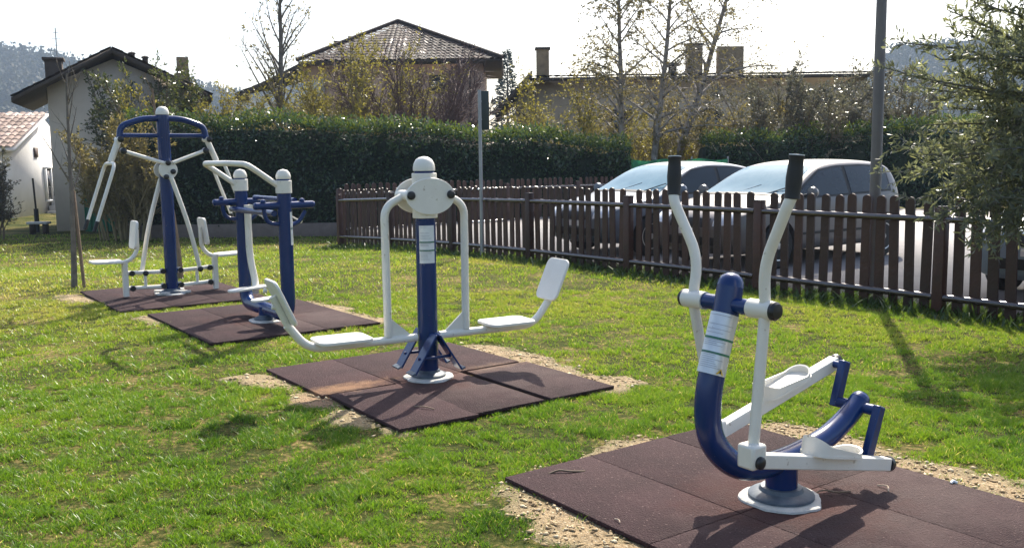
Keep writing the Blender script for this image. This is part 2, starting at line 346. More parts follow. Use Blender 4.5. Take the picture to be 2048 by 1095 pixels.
# gravel margins: irregular bands along mat edges
def blob(pts, name, mat, z, amp=.05, n=10, seed=0):
    r = np.random.default_rng(seed); P = []
    m = len(pts)
    for i in range(m):
        a = np.array(pts[i]); b = np.array(pts[(i + 1) % m])
        k = max(2, int(np.linalg.norm(b - a) / .06))
        for q in range(k): P.append(a + (b - a) * q / k + r.normal(size=2) * amp * .35)
    P = np.array(P); zz = ground_z(P[:, 0], P[:, 1]) + z
    mb = MB().add(np.column_stack([P, zz]), [tuple(range(len(P)))]); return mb, P
def loc_poly(c, pts): return [local(c, *p) for p in pts]
hw, hl = 1.5 * TW, TL     # mat half sizes
gravel_polys = [
    loc_poly(C4, [(-.85, 1.12), (-1.05, .8), (-1.1, .3), (-1.12, -.2), (-1.2, -.75), (-1.15, -1.3), (-.75, -1.3), (-.72, .9)]),
    loc_poly(C4, [(.70, 1.1), (1.0, 1.02), (1.18, .5), (1.12, .1), (1.2, -.4), (1.3, -.9), (1.25, -1.5), (.7, -1.5)]),
    loc_poly(C4, [(-.8, .95), (-.8, 1.04), (-.3, 1.08), (.1, 1.16), (.45, 1.06), (.8, 1.12), (.8, .95)]),
    loc_poly(C3, [(-.76, 1.05), (-1.08, 1.0), (-1.1, .65), (-1.02, .3), (-1.05, -.2), (-.98, -.7), (-.88, -1.02), (-.7, -1.0), (-.7, .9)]),
    loc_poly(C3, [(.70, 1.05), (.95, 1.0), (1.15, .6), (1.2, .1), (1.12, -.5), (1.2, -.95), (.95, -1.12), (.7, -1.03)]),
    loc_poly(C2, [(.72, 1.0), (.95, .9), (1.12, .3), (1.02, -.3), (1.1, -.8), (.85, -1.05), (.7, -.98)]),
    loc_poly(C2, [(-.74, 1.03), (-.98, .98), (-.93, .5), (-.86, .2), (-.7, .2)]),
    loc_poly(C1, [(-.74, 1.03), (-1.05, 1.1), (-1.1, .55), (-.95, .1), (-.7, .15)]),
]
def in_poly(x, y, P):
    P = np.asarray(P); ins = np.zeros(x.shape, bool); k = len(P); j = k - 1
    for i in range(k):
        xi, yi = P[i]; xj, yj = P[j]
        c = ((yi > y) != (yj > y)) & (x < (xj - xi) * (y - yi) / (yj - yi + 1e-12) + xi); ins ^= c; j = i
    return ins
def edge_dist(x, y, P):
    d = np.full(x.shape, 9.); k = len(P)
    for i in range(k):
        a = P[i]; b = P[(i + 1) % k]; ab = b - a; t = np.clip(((x - a[0]) * ab[0] + (y - a[1]) * ab[1]) / (ab @ ab + 1e-12), 0, 1)
        d = np.minimum(d, np.hypot(x - a[0] - t * ab[0], y - a[1] - t * ab[1]))
    return np.where(in_poly(x, y, P), d, -d)
gouts = [np.array(p) for p in gravel_polys]
def wear(x, y):
    """how bare the lawn is: signed distance into the nearest worn margin, roughened"""
    m = np.full(np.shape(x), -9.)
    for P in gouts:
        lo, hi = P.min(0) - .4, P.max(0) + .4; q = (x > lo[0]) & (x < hi[0]) & (y > lo[1]) & (y < hi[1])
        if q.any(): m[q] = np.maximum(m[q], edge_dist(x[q], y[q], P))
    return m - .03 + .20 * (noise2(x, y, .26, 8) - .5) + .13 * (noise2(x, y, .09, 9) - .5)
gm = MB(); st_ = .024
for k, P in enumerate(gouts):
    lo, hi = P.min(0) - .15, P.max(0) + .15; gx = np.arange(lo[0], hi[0], st_); gy = np.arange(lo[1], hi[1], st_); X_, Y_ = np.meshgrid(gx, gy)
    wv = wear(X_.ravel(), Y_.ravel()).reshape(X_.shape); nx2 = len(gx); ii, jj = np.meshgrid(np.arange(nx2 - 1), np.arange(len(gy) - 1)); b0 = (jj * nx2 + ii).ravel()
    wc = np.minimum(np.minimum(wv[:-1, :-1], wv[1:, 1:]), np.minimum(wv[1:, :-1], wv[:-1, 1:])).ravel(); b0 = b0[wc > -.06]
    Fq = np.stack([b0, b0 + 1, b0 + nx2 + 1, b0 + nx2], -1)
    gm.indexed(np.stack([X_, Y_, ground_z(X_, Y_) - .008 + np.clip(wv * .30, -.012, .010) + .0004 * k], -1), Fq, np.clip(.45 + 5 * wc[wc > -.06], 0, 1))
gravel_obj = gm.build('gravel_ground', MT['gravel'], smooth=0); tag(gravel_obj, kind='structure')
# loose pebbles
pm = MB(); octa = np.array([[1, 0, 0], [0, 1, 0], [-1, 0, 0], [0, -1, 0], [0, 0, 1], [0, 0, -1]], float)
of = np.array([(0, 1, 4), (1, 2, 4), (2, 3, 4), (3, 0, 4), (1, 0, 5), (2, 1, 5), (3, 2, 5), (0, 3, 5)])
for k, P in enumerate(gouts):
    lo, hi = P.min(0), P.max(0); area = np.prod(hi - lo); dist = P.mean(0)[1]
    n = int(area * (2400 if dist < 6 else 1000 if dist < 8.5 else 400)); q = lo + rng.random((n, 2)) * (hi - lo); q = q[wear(q[:, 0], q[:, 1]) + .05 * rng.normal(size=len(q)) > .02]; n = len(q)
    s = (.0025 + .012 * rng.random((n, 1)) ** 3.5) * (1 if dist < 6 else 1.3); V = octa[None] * (1 + .35 * rng.normal(size=(n, 6, 1))) * s[:, None] * np.where(rng.random((n, 1, 1)) < .3, np.array([2.6, .5, .3]), np.array([1.3, 1, .6]))
    a = rng.random(n) * 6.28; ca, sa = np.cos(a)[:, None], np.sin(a)[:, None]
    V = np.stack([V[..., 0] * ca - V[..., 1] * sa, V[..., 0] * sa + V[..., 1] * ca, V[..., 2]], -1)
    V += np.column_stack([q, ground_z(q[:, 0], q[:, 1]) + .006])[:, None]
    Fq = (of[None] + (np.arange(n) * 6)[:, None, None]).reshape(-1, 3); pm.indexed(V, Fq, np.repeat(rng.random(n), 8))
tag(pm.build('gravel', MT['pebble'], smooth=0), 'loose pale gravel chips along the mat edges', 'gravel', kind='stuff')
# ------------------------------------------------------------------ grass
def blades(n_, ylo, yhi, hmin, hmax, wid, seed, dens_mask=True, mat='grass', near_fence=False):
    r = np.random.default_rng(seed)
    y = np.sqrt(ylo ** 2 + r.random(n_) * (yhi ** 2 - ylo ** 2)); x = (r.random(n_) * 2 - 1) * y * .62
    if near_fence:
        n0 = r.random(n_) * 7.2 - .3; off = -np.abs(r.normal(size=n_)) * .30 + .3
        p = np.array([4.39, 9.57])[None] + ((6 - n0) * 2.317)[:, None] * (-FD)[None] + off[:, None] * FNN[None]; x, y = p[:, 0], p[:, 1]
    keep = ((x - FN(0)[0]) * FNN[0] + (y - FN(0)[1]) * FNN[1] < .40) | (-(x * A_[0] + y * A_[1]) > 19.6)
    keep &= y < 26.5 + (x < -10.9) * 1.8
    for c, z in mats:
        d = np.stack([x - c[0], y - c[1]], 1); u = d @ B_; v = d @ A_; mg = .012 - .05 * noise2(x * 3, y * 3, .35, 5)
        keep &= ~((np.abs(u) < hw + mg) & (np.abs(v) < hl + mg))
    wr = wear(x, y); keep &= ~(r.random(n_) < np.clip(.55 + 5.5 * wr, 0, .965))
    x, y = x[keep], y[keep]; n = len(x)
    patch = .55 * noise2(x, y, .55, 11) + .45 * noise2(x, y, 1.7, 12)
    fine = noise2(x, y, .14, 13)
    if hmin == .025:
        k3 = noise2(x, y, .3, 23) * .6 + noise2(x, y, 1.1, 24) * .4 > .63; x, y, patch, fine = x[k3], y[k3], patch[k3], fine[k3]; n = len(x)
    if dens_mask:
        tuft = noise2(x, y, .055, 41) * .6 + noise2(x, y, .11, 42) * .4; h_scale = 1
        k2 = r.random(n) < np.clip((tuft - .28) * 3.2, .04, 1) * np.clip(-.18 + 1.95 * (fine * .55 + patch * .45 - .06), .06, 1); x, y, patch, fine = x[k2], y[k2], patch[k2], fine[k2]; n = len(x)
    h = hmin + (hmax - hmin) * r.random(n) ** 1.5; h *= .4 + 1.25 * fine ** 1.3 + .8 * (noise2(x, y, .055, 41) * .6 + noise2(x, y, .11, 42) * .4 - .3)
    a = r.random(n) * 6.283; la = r.random(n) * 6.283; lean = h * (.2 + 1.25 * r.random(n) ** 1.3)
    z = ground_z(x, y) - .005; B = np.stack([x, y, z], 1); wv = np.stack([np.cos(a), np.sin(a), 0 * a], 1) * (wid * (.6 + .8 * r.random(n)))[:, None]
    lv = np.stack([np.cos(la) * lean, np.sin(la) * lean, h * .9], 1)
    mid = B + lv * .5 + np.array([0, 0, .12]) * h[:, None] * .8
    tip = B + lv
    dry = np.clip((y - 5.5) / 5, 0, 1) * .24 + .3 * np.clip(noise2(x, y, 2.6, 14) - .45, 0, 1)
    left = np.clip((-x / y - .36) / .12, 0, 1) * np.clip((y - 6.5) / 3, 0, 1) * np.clip((14 - y) / 3, 0, 1)
    t = np.clip(-.07 + .46 * patch + .28 * r.random(n) + dry + .2 * left - .1 * fine, 0, 1)
    t = np.where(r.random(n) < .05 + .06 * left + .03 * np.clip((y - 6) / 6, 0, 1), .8 + .2 * r.random(n), np.minimum(t, .8))
    V = np.stack([B - wv, B + wv, mid + wv * .75, mid - wv * .75, tip], 1)
    return V, t, n
gb = MB()
for args in ((900000, 2.8, 6.5, .010, .028, .0018, 1), (560000, 6.5, 11, .011, .031, .0025, 2), (280000, 11, 19, .014, .04, .0042, 3), (110000, 19, 29, .02, .05, .008, 4), (30000, 2.8, 12, .025, .045, .0022, 6)):
    V, t, n = blades(*args); i5 = np.arange(n)[:, None] * 5
    base = gb.n; gb.indexed(V.reshape(-1, 3), i5 + np.array([0, 1, 2, 3]), t)
    gb.li.append((i5 + np.array([3, 2, 4])).ravel().astype(np.int32) + base); gb.ls.append(np.full(n, 3, np.int32)); gb.t.append(t)
tag(gb.build('grass', MT['grass'], smooth=0), 'short patchy spring grass of the lawn', 'grass', kind='stuff')
wb = MB(); V, t, n = blades(13000, 5, 20, .035, .12, .012, 21, False, near_fence=True)
i5 = np.arange(n)[:, None] * 5; wb.indexed(V.reshape(-1, 3), i5 + np.array([0, 1, 2, 3]), t); wb.li.append((i5 + np.array([3, 2, 4])).ravel().astype(np.int32)); wb.ls.append(np.full(n, 3, np.int32)); wb.t.append(t)
tag(wb.build('weeds', MT['weed'], smooth=0), 'leafy weeds growing along the foot of the picket fence', 'weeds', kind='stuff')

# ------------------------------------------------------------------ stickers
def sticker(root, p0, p1, r, facing, half, mat, bars=(.38, .6), lines=True, tri=False):
    p0 = np.array(p0, float); p1 = np.array(p1, float); ax = (p1 - p0); Ln = np.linalg.norm(ax); ax /= Ln
    d = np.array(facing, float); d -= ax * (d @ ax); d /= np.linalg.norm(d); e = np.cross(ax, d)
    def patch(t0, t1, a0, a1, off, mat, name, par):
        k = 8; V = []
        for t in (t0, t1):
            for q in range(k + 1):
                a = a0 + (a1 - a0) * q / k; V.append(p0 + ax * Ln * t + (r + off) * (math.cos(a) * d + math.sin(a) * e))
        return MB().add(V, [(q, q + 1, k + 2 + q, k + 1 + q) for q in range(k)]).build(name, mat, par)
    st = patch(0, 1, -half, half, .0015, mat, 'label_sticker', root)
    for b in bars: patch(1 - b - .018, 1 - b + .018, -half * .96, half * .96, .003, MT['green'], 'green_stripe', st)
    if lines:
        mb = MB()
        for t0, t1, nl in ((.95, .80, 2), (.72, .66, 2), (.55, .46, 4), (.33, .10, 8)):
            for q in range(nl):
                t = 1 - (1 - t0) - (t0 - t1) * q / max(1, nl - 1); L_ = random.uniform(.45, .85); V = []
                for tt in (t, t + .006):
                    for z in range(7):
                        a = half * (-.85 + 1.7 * L_ * z / 6); V.append(p0 + ax * Ln * tt + (r + .003) * (math.cos(a) * d + math.sin(a) * e))
                mb.add(V, [(z, z + 1, 8 + z, 7 + z) for z in range(6)])
        mb.build('printed_text', MT['ink'], st)
    if tri:
        a0, t0 = half * .45, .055; q = lambda da, dt, off: p0 + ax * Ln * (t0 + dt) + (r + off) * (math.cos(a0 + da) * d + math.sin(a0 + da) * e)
        MB().add([q(-.32, -.035, .003), q(.32, -.035, .003), q(0, .06, .003)], [(0, 1, 2)]).build('warning_triangle', MT['yellow'], st)
        MB().add([q(-.08, -.02, .0042), q(.08, -.02, .0042), q(.05, .028, .0042), q(-.05, .028, .0042)], [(0, 1, 2, 3)]).build('warning_mark', MT['black'], st)

def disc_base(root, r1, r2, ang=0):
    MB().lathe([(r1 * 1.06, 0), (r1 * 1.05, .009), (r1 * .99, .015), (.02, .016)], (0, 0, TH + .005), 40, jit=.035).build('concrete_collar', MT['concrete'], root)
    MB().lathe([(r2, .018), (r2, .028), (r2 * .92, .036), (r2 * .68, .046), (r2 * .62, .062), (.02, .064)], (0, 0, TH + .005), 30).build('base_flange', MT['flange'], root)

# ------------------------------------------------------------------ cross trainer (elliptical)
def P3(s, t, z): return (s, -t, z)
def elliptical():
    root = empty('cross_trainer', (*C4, 0), R_(ANG), 'blue and cream elliptical cross trainer with two black hand grips, nearest the camera', 'exercise machine')
    disc_base(root, .17, .145)
    MB().tube([(0, 0, .05), (0, 0, .2)], .07, 28).build('base_column', MT['blue'], root)
    spine = crom([(-.355, 0, 1.02), (-.385, 0, .9), (-.43, 0, .76), (-.475, 0, .60), (-.478, 0, .46), (-.43, 0, .35), (-.32, 0, .255), (-.18, 0, .21), (0, 0, .205), (.16, 0, .222), (.31, 0, .252), (.43, 0, .30), (.52, 0, .352), (.565, 0, .385)], 6)
    rad = np.interp(np.linspace(0, 1, len(spine)), [0, .5, 1], [.055, .056, .047])
    MB().tube(spine, rad, 28).build('frame_tube', MT['blue'], root)
    for p, d, r in ((spine[0], spine[0] - spine[1], .055), (spine[-1], spine[-1] - spine[-2], .047)):
        MB().lathe([(r + .001, -.003), (r * .95, .35 * r), (r * .75, .7 * r), (r * .4, .93 * r), (.002, r)], p, 24, axis=d).build('end_cap', MT['blue'], root)
    # cross bar
    cs, cz = -.372, .945
    MB().tube([P3(cs, -.12, cz), P3(cs, .12, cz)], .033, 20).build('cross_bar', MT['blue'], root)
    for sg in (-1, 1):
        MB().tube([P3(cs, sg * .12, cz), P3(cs, sg * .235, cz)], .0385, 20).build('pivot_sleeve', MT['white'], root)
        MB().lathe([(.038, 0), (.038, .012), (.03, .022), (.004, .026)], P3(cs, sg * .235, cz), 20, axis=(0, -sg, 0)).build('pivot_cap', MT['black'], root)
    joints = {1: (-.43, .355), -1: (-.215, .33)}; ends = {1: (.50, .14), -1: (.64, .53)}
    for sg in (-1, 1):
        js, jz = joints[sg]; t = .195 * sg
        ds = (js - cs) / (jz - cz)
        pth = fillet([P3(js, t, jz + .02), P3(cs, t, cz), P3(cs - .25 * ds * .5, t, 1.12), P3(cs + .02 * sg * 0 - .01, t + sg * .105, 1.36), P3(cs - .0, t + sg * .118, 1.40)], [0, .05, .16, .05, 0])
        MB().tube(pth, .0225, 18).build('handle_bar', MT['white'], root)
        g0 = np.array(P3(cs, t + sg * .116, 1.385)); g1 = np.array(P3(cs + .012, t + sg * .125, 1.55)); d = g1 - g0; Ld = np.linalg.norm(d)
        gr = MB().lathe([(.024, 0), (.031, .004), (.028, .018), (.03, .05), (.0315, .08), (.029, .12), (.027, Ld - .012), (.031, Ld - .004), (.031, Ld), (.004, Ld)], g0, 20, axis=d).build('hand_grip', MT['grip'], root)
        MB().lathe([(.029, Ld + .0005), (.029, Ld + .004), (.002, Ld + .005)], g0, 20, axis=d).build('grip_end', MT['sticker'], gr)
        # pedal arm
        es, ez = ends[sg]; p0 = np.array(P3(js - .01, t, jz - .01)); p1 = np.array(P3(es, t, ez)); d = p1 - p0; Ln = np.linalg.norm(d); d /= Ln
        ex = d; up = np.array([-d[2], 0, d[0]])
        arm = MB(); Rm = np.column_stack([ex, np.cross(up, ex), up]); arm.box((p0 + p1) / 2, (Ln, .055, .06), Rm)
        arm.build('pedal_arm', MT['white'], root, bevel=.006)
        k = MB(); k.box(p0 + up * .02, (.085, .085, .10)); k.build('arm_joint', MT['white'], root, bevel=.012)
        MB().lathe([(.026, 0), (.026, .012), (.019, .018), (.003, .02)], p0 + np.array([0, -sg * .042, 0]), 18, axis=(0, -sg, 0)).build('joint_bolt', MT['black'], root)
        MB().lathe([(.036, 0), (.036, .02), (.027, .03), (.004, .034)], p1 + ex * .0, 18, axis=ex).build('arm_end_cap', MT['black'], root)
        # foot plate with raised loop
        c = p0 + ex * Ln * .55 + up * .036
        MB().prism(rrect(.34, .14, .066, 6), c, ex, np.cross(up, ex), .012).build('foot_plate', MT['white'], root)
        o = rrect(.335, .136, .064, 8); lo, hi = [], []
        for (a, b) in o:
            hgt = .007 + .070 * np.clip((-a) / .17, 0, 1) ** 1.4 + .036 * np.clip(a / .17, 0, 1) ** 2.2; q = c + ex * a + np.cross(up, ex) * b
            lo.append(q); hi.append(q + up * hgt)
        o2 = rrect(.319, .12, .056, 8); lo2, hi2 = [], []
        for (a, b) in o2:
            hgt = .007 + .070 * np.clip((-a) / .17, 0, 1) ** 1.4 + .036 * np.clip(a / .17, 0, 1) ** 2.2; q = c + ex * a + np.cross(up, ex) * b
            lo2.append(q); hi2.append(q + up * hgt)
        kk = len(lo); V = lo + hi + lo2 + hi2; fs = []
        for i in range(kk):
            j = (i + 1) % kk; fs += [(i, j, kk + j, kk + i), (kk + i, kk + j, 3 * kk + j, 3 * kk + i), (3 * kk + i, 3 * kk + j, 2 * kk + j, 2 * kk + i)]
        MB().add(V, fs).build('foot_loop', MT['white'], root)
        # crank
        q0 = np.array([.545, 0, .362]); q1 = np.array(P3(.545, .115 * sg, .362)); q2 = p1 + np.array([-.04, 0, .0]); q2[1] = q1[1]
        cr = MB().tube([q0, q1], .026, 18); Lc = np.linalg.norm(q2 - q1); dd = (q2 - q1) / Lc; nn = np.array([dd[2], 0, -dd[0]])
        cr.box((q1 + q2) / 2, (.05, .04, Lc + .05), np.column_stack([nn, np.cross(dd, nn), dd]))
        cr.tube([q2, (q2[0], p1[1], q2[2])], .018, 14)
        cr.build('crank', MT['blue'], root, bevel=.006)
    sticker(root, (-.469, 0, .665), (-.388, 0, .905), .0578, (-.72, -.69, 0), 1.3, MT['silver'], (.42, .66), True, True)
elliptical()

# ------------------------------------------------------------------ twin leg press (swing seats)
def leg_press():
    root = empty('leg_press_machine', (-.596, 6.504, 0), R_(29), 'blue post with a cream oval hub and two cream swing seats either side', 'exercise machine')
    disc_base(root, .165, .12)
    MB().tube([(0, 0, .04), (0, 0, 1.475)], .07, 32).build('post', MT['blue'], root)
    MB().tube([(0, 0, 1.155), (0, 0, 1.462)], .086, 32).build('hub_collar', MT['white'], root, bevel=.004)
    MB().lathe([(.076, 1.478), (.0765, 1.492), (.076, 1.503), (.070, 1.53), (.055, 1.556), (.03, 1.571), (.002, 1.576)], n=32).build('post_cap', MT['white'], root)
    for sg in (-1, 1):
        MB().prism(ell(.18, .125, 36), (0, sg * .1, 1.305), (1, 0, 0), (0, 0, 1), .016).build('hub_plate', MT['white'], root, bevel=.004)
    for s in (-1, 1):
        t_ = 0
        pth = fillet([(s * .14, 0, 1.315), (s * .30, 0, 1.24), (s * .297, 0, .35)], [0, .16, 0], 10)
        MB().tube(pth, .0275, 20).build('swing_arm', MT['white'], root)
        MB().tube([(s * .145, -.1, 1.315), (s * .145, .1, 1.315)], .036, 18).build('pivot_sleeve', MT['white'], root)
        for sg in (-1, 1):
            MB().lathe([(.029, 0), (.029, .012), (.02, .02), (.003, .022)], (s * .148, sg * .109, 1.315), 20, axis=(0, sg, 0)).build('pivot_bolt', MT['black'], root)
        beam = fillet([(s * .085, 0, .325), (s * .86, 0, .325), (s * .995, 0, .50)], [0, .16, 0], 10)
        MB().tube(beam, .028, 20).build('seat_beam', MT['white'], root)
        MB().prism([(0, 0), (s * -.15, 0), (0, .13)], (s * .275, 0, .345), (1, 0, 0), (0, 0, 1), .012).build('gusset', MT['white'], root)
        MB().prism(rrect(.37, .30, .06, 6), (s * .63, 0, .368), (1, 0, 0), (0, 1, 0), .022).build('seat', MT['seat'], root, bevel=.005)
        tl = R_(24); e2 = np.array([s * math.sin(tl), 0, math.cos(tl)])
        c = np.array([s * 1.0, 0, .50]) + e2 * .155
        bk = MB().prism(rrect(.29, .325, .055, 6), c - np.array([s * .034, 0, -.012]), (0, 1, 0), e2, .02).build('backrest', MT['seat'], root, bevel=.005)
        MB().tube([np.array([s * .985, 0, .488]), np.array([s * 1.0, 0, .51]) + e2 * .2], .025, 16).build('backrest_tube', MT['white'], root)
        for q in (-.02, .1): MB().lathe([(.016, 0), (.016, .02), (.003, .024)], c + e2 * q + np.array([s * .012, 0, 0]), 12, axis=(s, 0, .2)).build('backrest_bolt', MT['white'], bk)
    # foot rests: two A shaped brackets
    for sg in (-1, 1):
        y = sg * .125
        MB().tube([(-.13, y, .195), (.13, y, .195)], .011, 12).build('brace_rod', MT['blue'], root)
        for s in (-1, 1):
            p0 = np.array([s * .01, y, .36]); p1 = np.array([s * .175, y, .10]); d = p1 - p0; Ln = np.linalg.norm(d); d /= Ln; nrm = np.array([-d[2], 0, d[0]])
            f = MB().box((p0 + p1) / 2, (Ln, .11, .014), np.column_stack([d, np.cross(nrm, d), nrm])).build('foot_rest', MT['blue'], root, bevel=.004)
            MB().box(p1 + np.array([s * .012, 0, .006]), (.034, .111, .012), np.column_stack([np.array([math.cos(s * .4), 0, math.sin(s * .4) * s]), (0, 1, 0), np.array([-math.sin(s * .4) * s, 0, math.cos(s * .4)])])).build('foot_lip', MT['flange'], f, bevel=.003)
    sticker(root, (0, 0, .845), (0, 0, 1.105), .0705, (-.28, -1, 0), .80, MT['sticker'], (.44, .66))
leg_press()

# ------------------------------------------------------------------ twin post stepper
def stepper():
    root = empty('stepper_machine', (*(C2 + .2 * A_), 0), R_(ANG), 'pair of blue posts joined in a U, with cream bent handrail and hanging foot boards', 'exercise machine')
    z0 = float(ground_z(*C2)); root.location.z = z0
    disc_base(root, .16, .12)
    MB().tube([(0, 0, .04), (0, 0, .17)], .075, 24).build('base_column', MT['blue'], root)
    HW = .56
    U = fillet([(0, -HW, 1.40), (0, -HW, .5), (0, -HW, .14), (0, HW, .14), (0, HW, .5), (0, HW, 1.40)], [0, .01, .40, .40, .01, 0], 12)
    MB().tube(U, .064, 24).build('frame_tube', MT['blue'], root)
    for sg in (-1, 1):
        y = sg * HW
        MB().tube([(0, y, 1.27), (0, y, 1.385)], .073, 24).build('collar', MT['white'], root, bevel=.003)
        MB().lathe([(.064, 1.398), (.067, 1.412), (.067, 1.425), (.06, 1.45), (.042, 1.475), (.002, 1.487)], (0, y, 0), 24).build('post_cap', MT['white'], root)
        # cross bar with bracket, knobs and lever
        MB().tube([(-.27, y, 1.16), (.27, y, 1.16)], .034, 16).build('cross_bar', MT['blue'], root)
        for q in (-1, 1): MB().lathe([(.034, 0), (.026, .018), (.004, .024)], (q * .27, y, 1.16), 14, axis=(q, 0, 0)).build('bar_cap', MT['blue'], root)
        MB().tube(fillet([(-.2, y, 1.18), (-.18, y, 1.0), (.12, y, .98), (.2, y, 1.1)], .12), .02, 14).build('arc_bracket', MT['blue'], root)
        for q in (-.2, .17):
            MB().lathe([(.022, 0), (.026, .012), (.02, .03), (.004, .036)], (q, y, 1.185), 14).build('bracket_bolt', MT['blue'], root)
        lv = MB().tube(crom([(.02, y - sg * .07, 1.09), (.1, y - sg * .09, 1.05), (.19, y - sg * .1, 1.0)], 5), .008, 10).build('lever', MT['white'], root)
        MB().lathe([(.003, -.018), (.014, -.012), (.018, 0), (.014, .012), (.003, .018)], (.19, y - sg * .1, 1.0), 14).build('lever_knob', MT['white'], lv)
        MB().lathe([(.034, -.02), (.034, .02), (.02, .028), (.003, .03)], (.06, y - sg * .075, 1.10), 18, axis=(0, -sg, 0)).build('bearing', MT['white'], root)
        # hanging arm + board
        arm = fillet([(.02, y - sg * .11, 1.13), (.02, y - sg * .11, .62), (.05, y - sg * .16, .36), (.02, y - sg * .24, .27)], .14, 8)
        MB().tube(arm, .034, 16).build('hanging_arm', MT['white'], root)
        MB().prism(rrect(.40, .15, .07, 6), (-.06, y - sg * .245, .30 + .012 * sg), (1, 0, .06), (0, 1, 0), .022).build('foot_board', MT['seat'], root, bevel=.005)
    bar = fillet([(-.05, HW, 1.335), (-.24, HW, 1.47), (-.34, HW, 1.535), (-.42, HW * .55, 1.545), (-.42, -HW * .55, 1.545), (-.34, -HW, 1.535), (-.24, -HW, 1.47), (-.05, -HW, 1.335)], .07, 6)
    MB().tube(bar, .026, 18).build('hand_rail', MT['white'], root)
    MB().tube([(0, 0, .95), (0, 0, .951)], .001, 6)
    MB().tube([(-.1, -HW, 1.09), (-.1, HW, 1.09)], .028, 16).build('axle', MT['blue'], root)
    MB().tube([(.12, -HW + .05, 1.2), (.12, HW - .05, 1.2)], .024, 16).build('upper_axle', MT['blue'], root)
    sticker(root, (0, -HW, .80), (0, -HW, 1.10), .0645, (1, -.75, 0), .55, MT['sticker'], (.5,), True)
stepper()

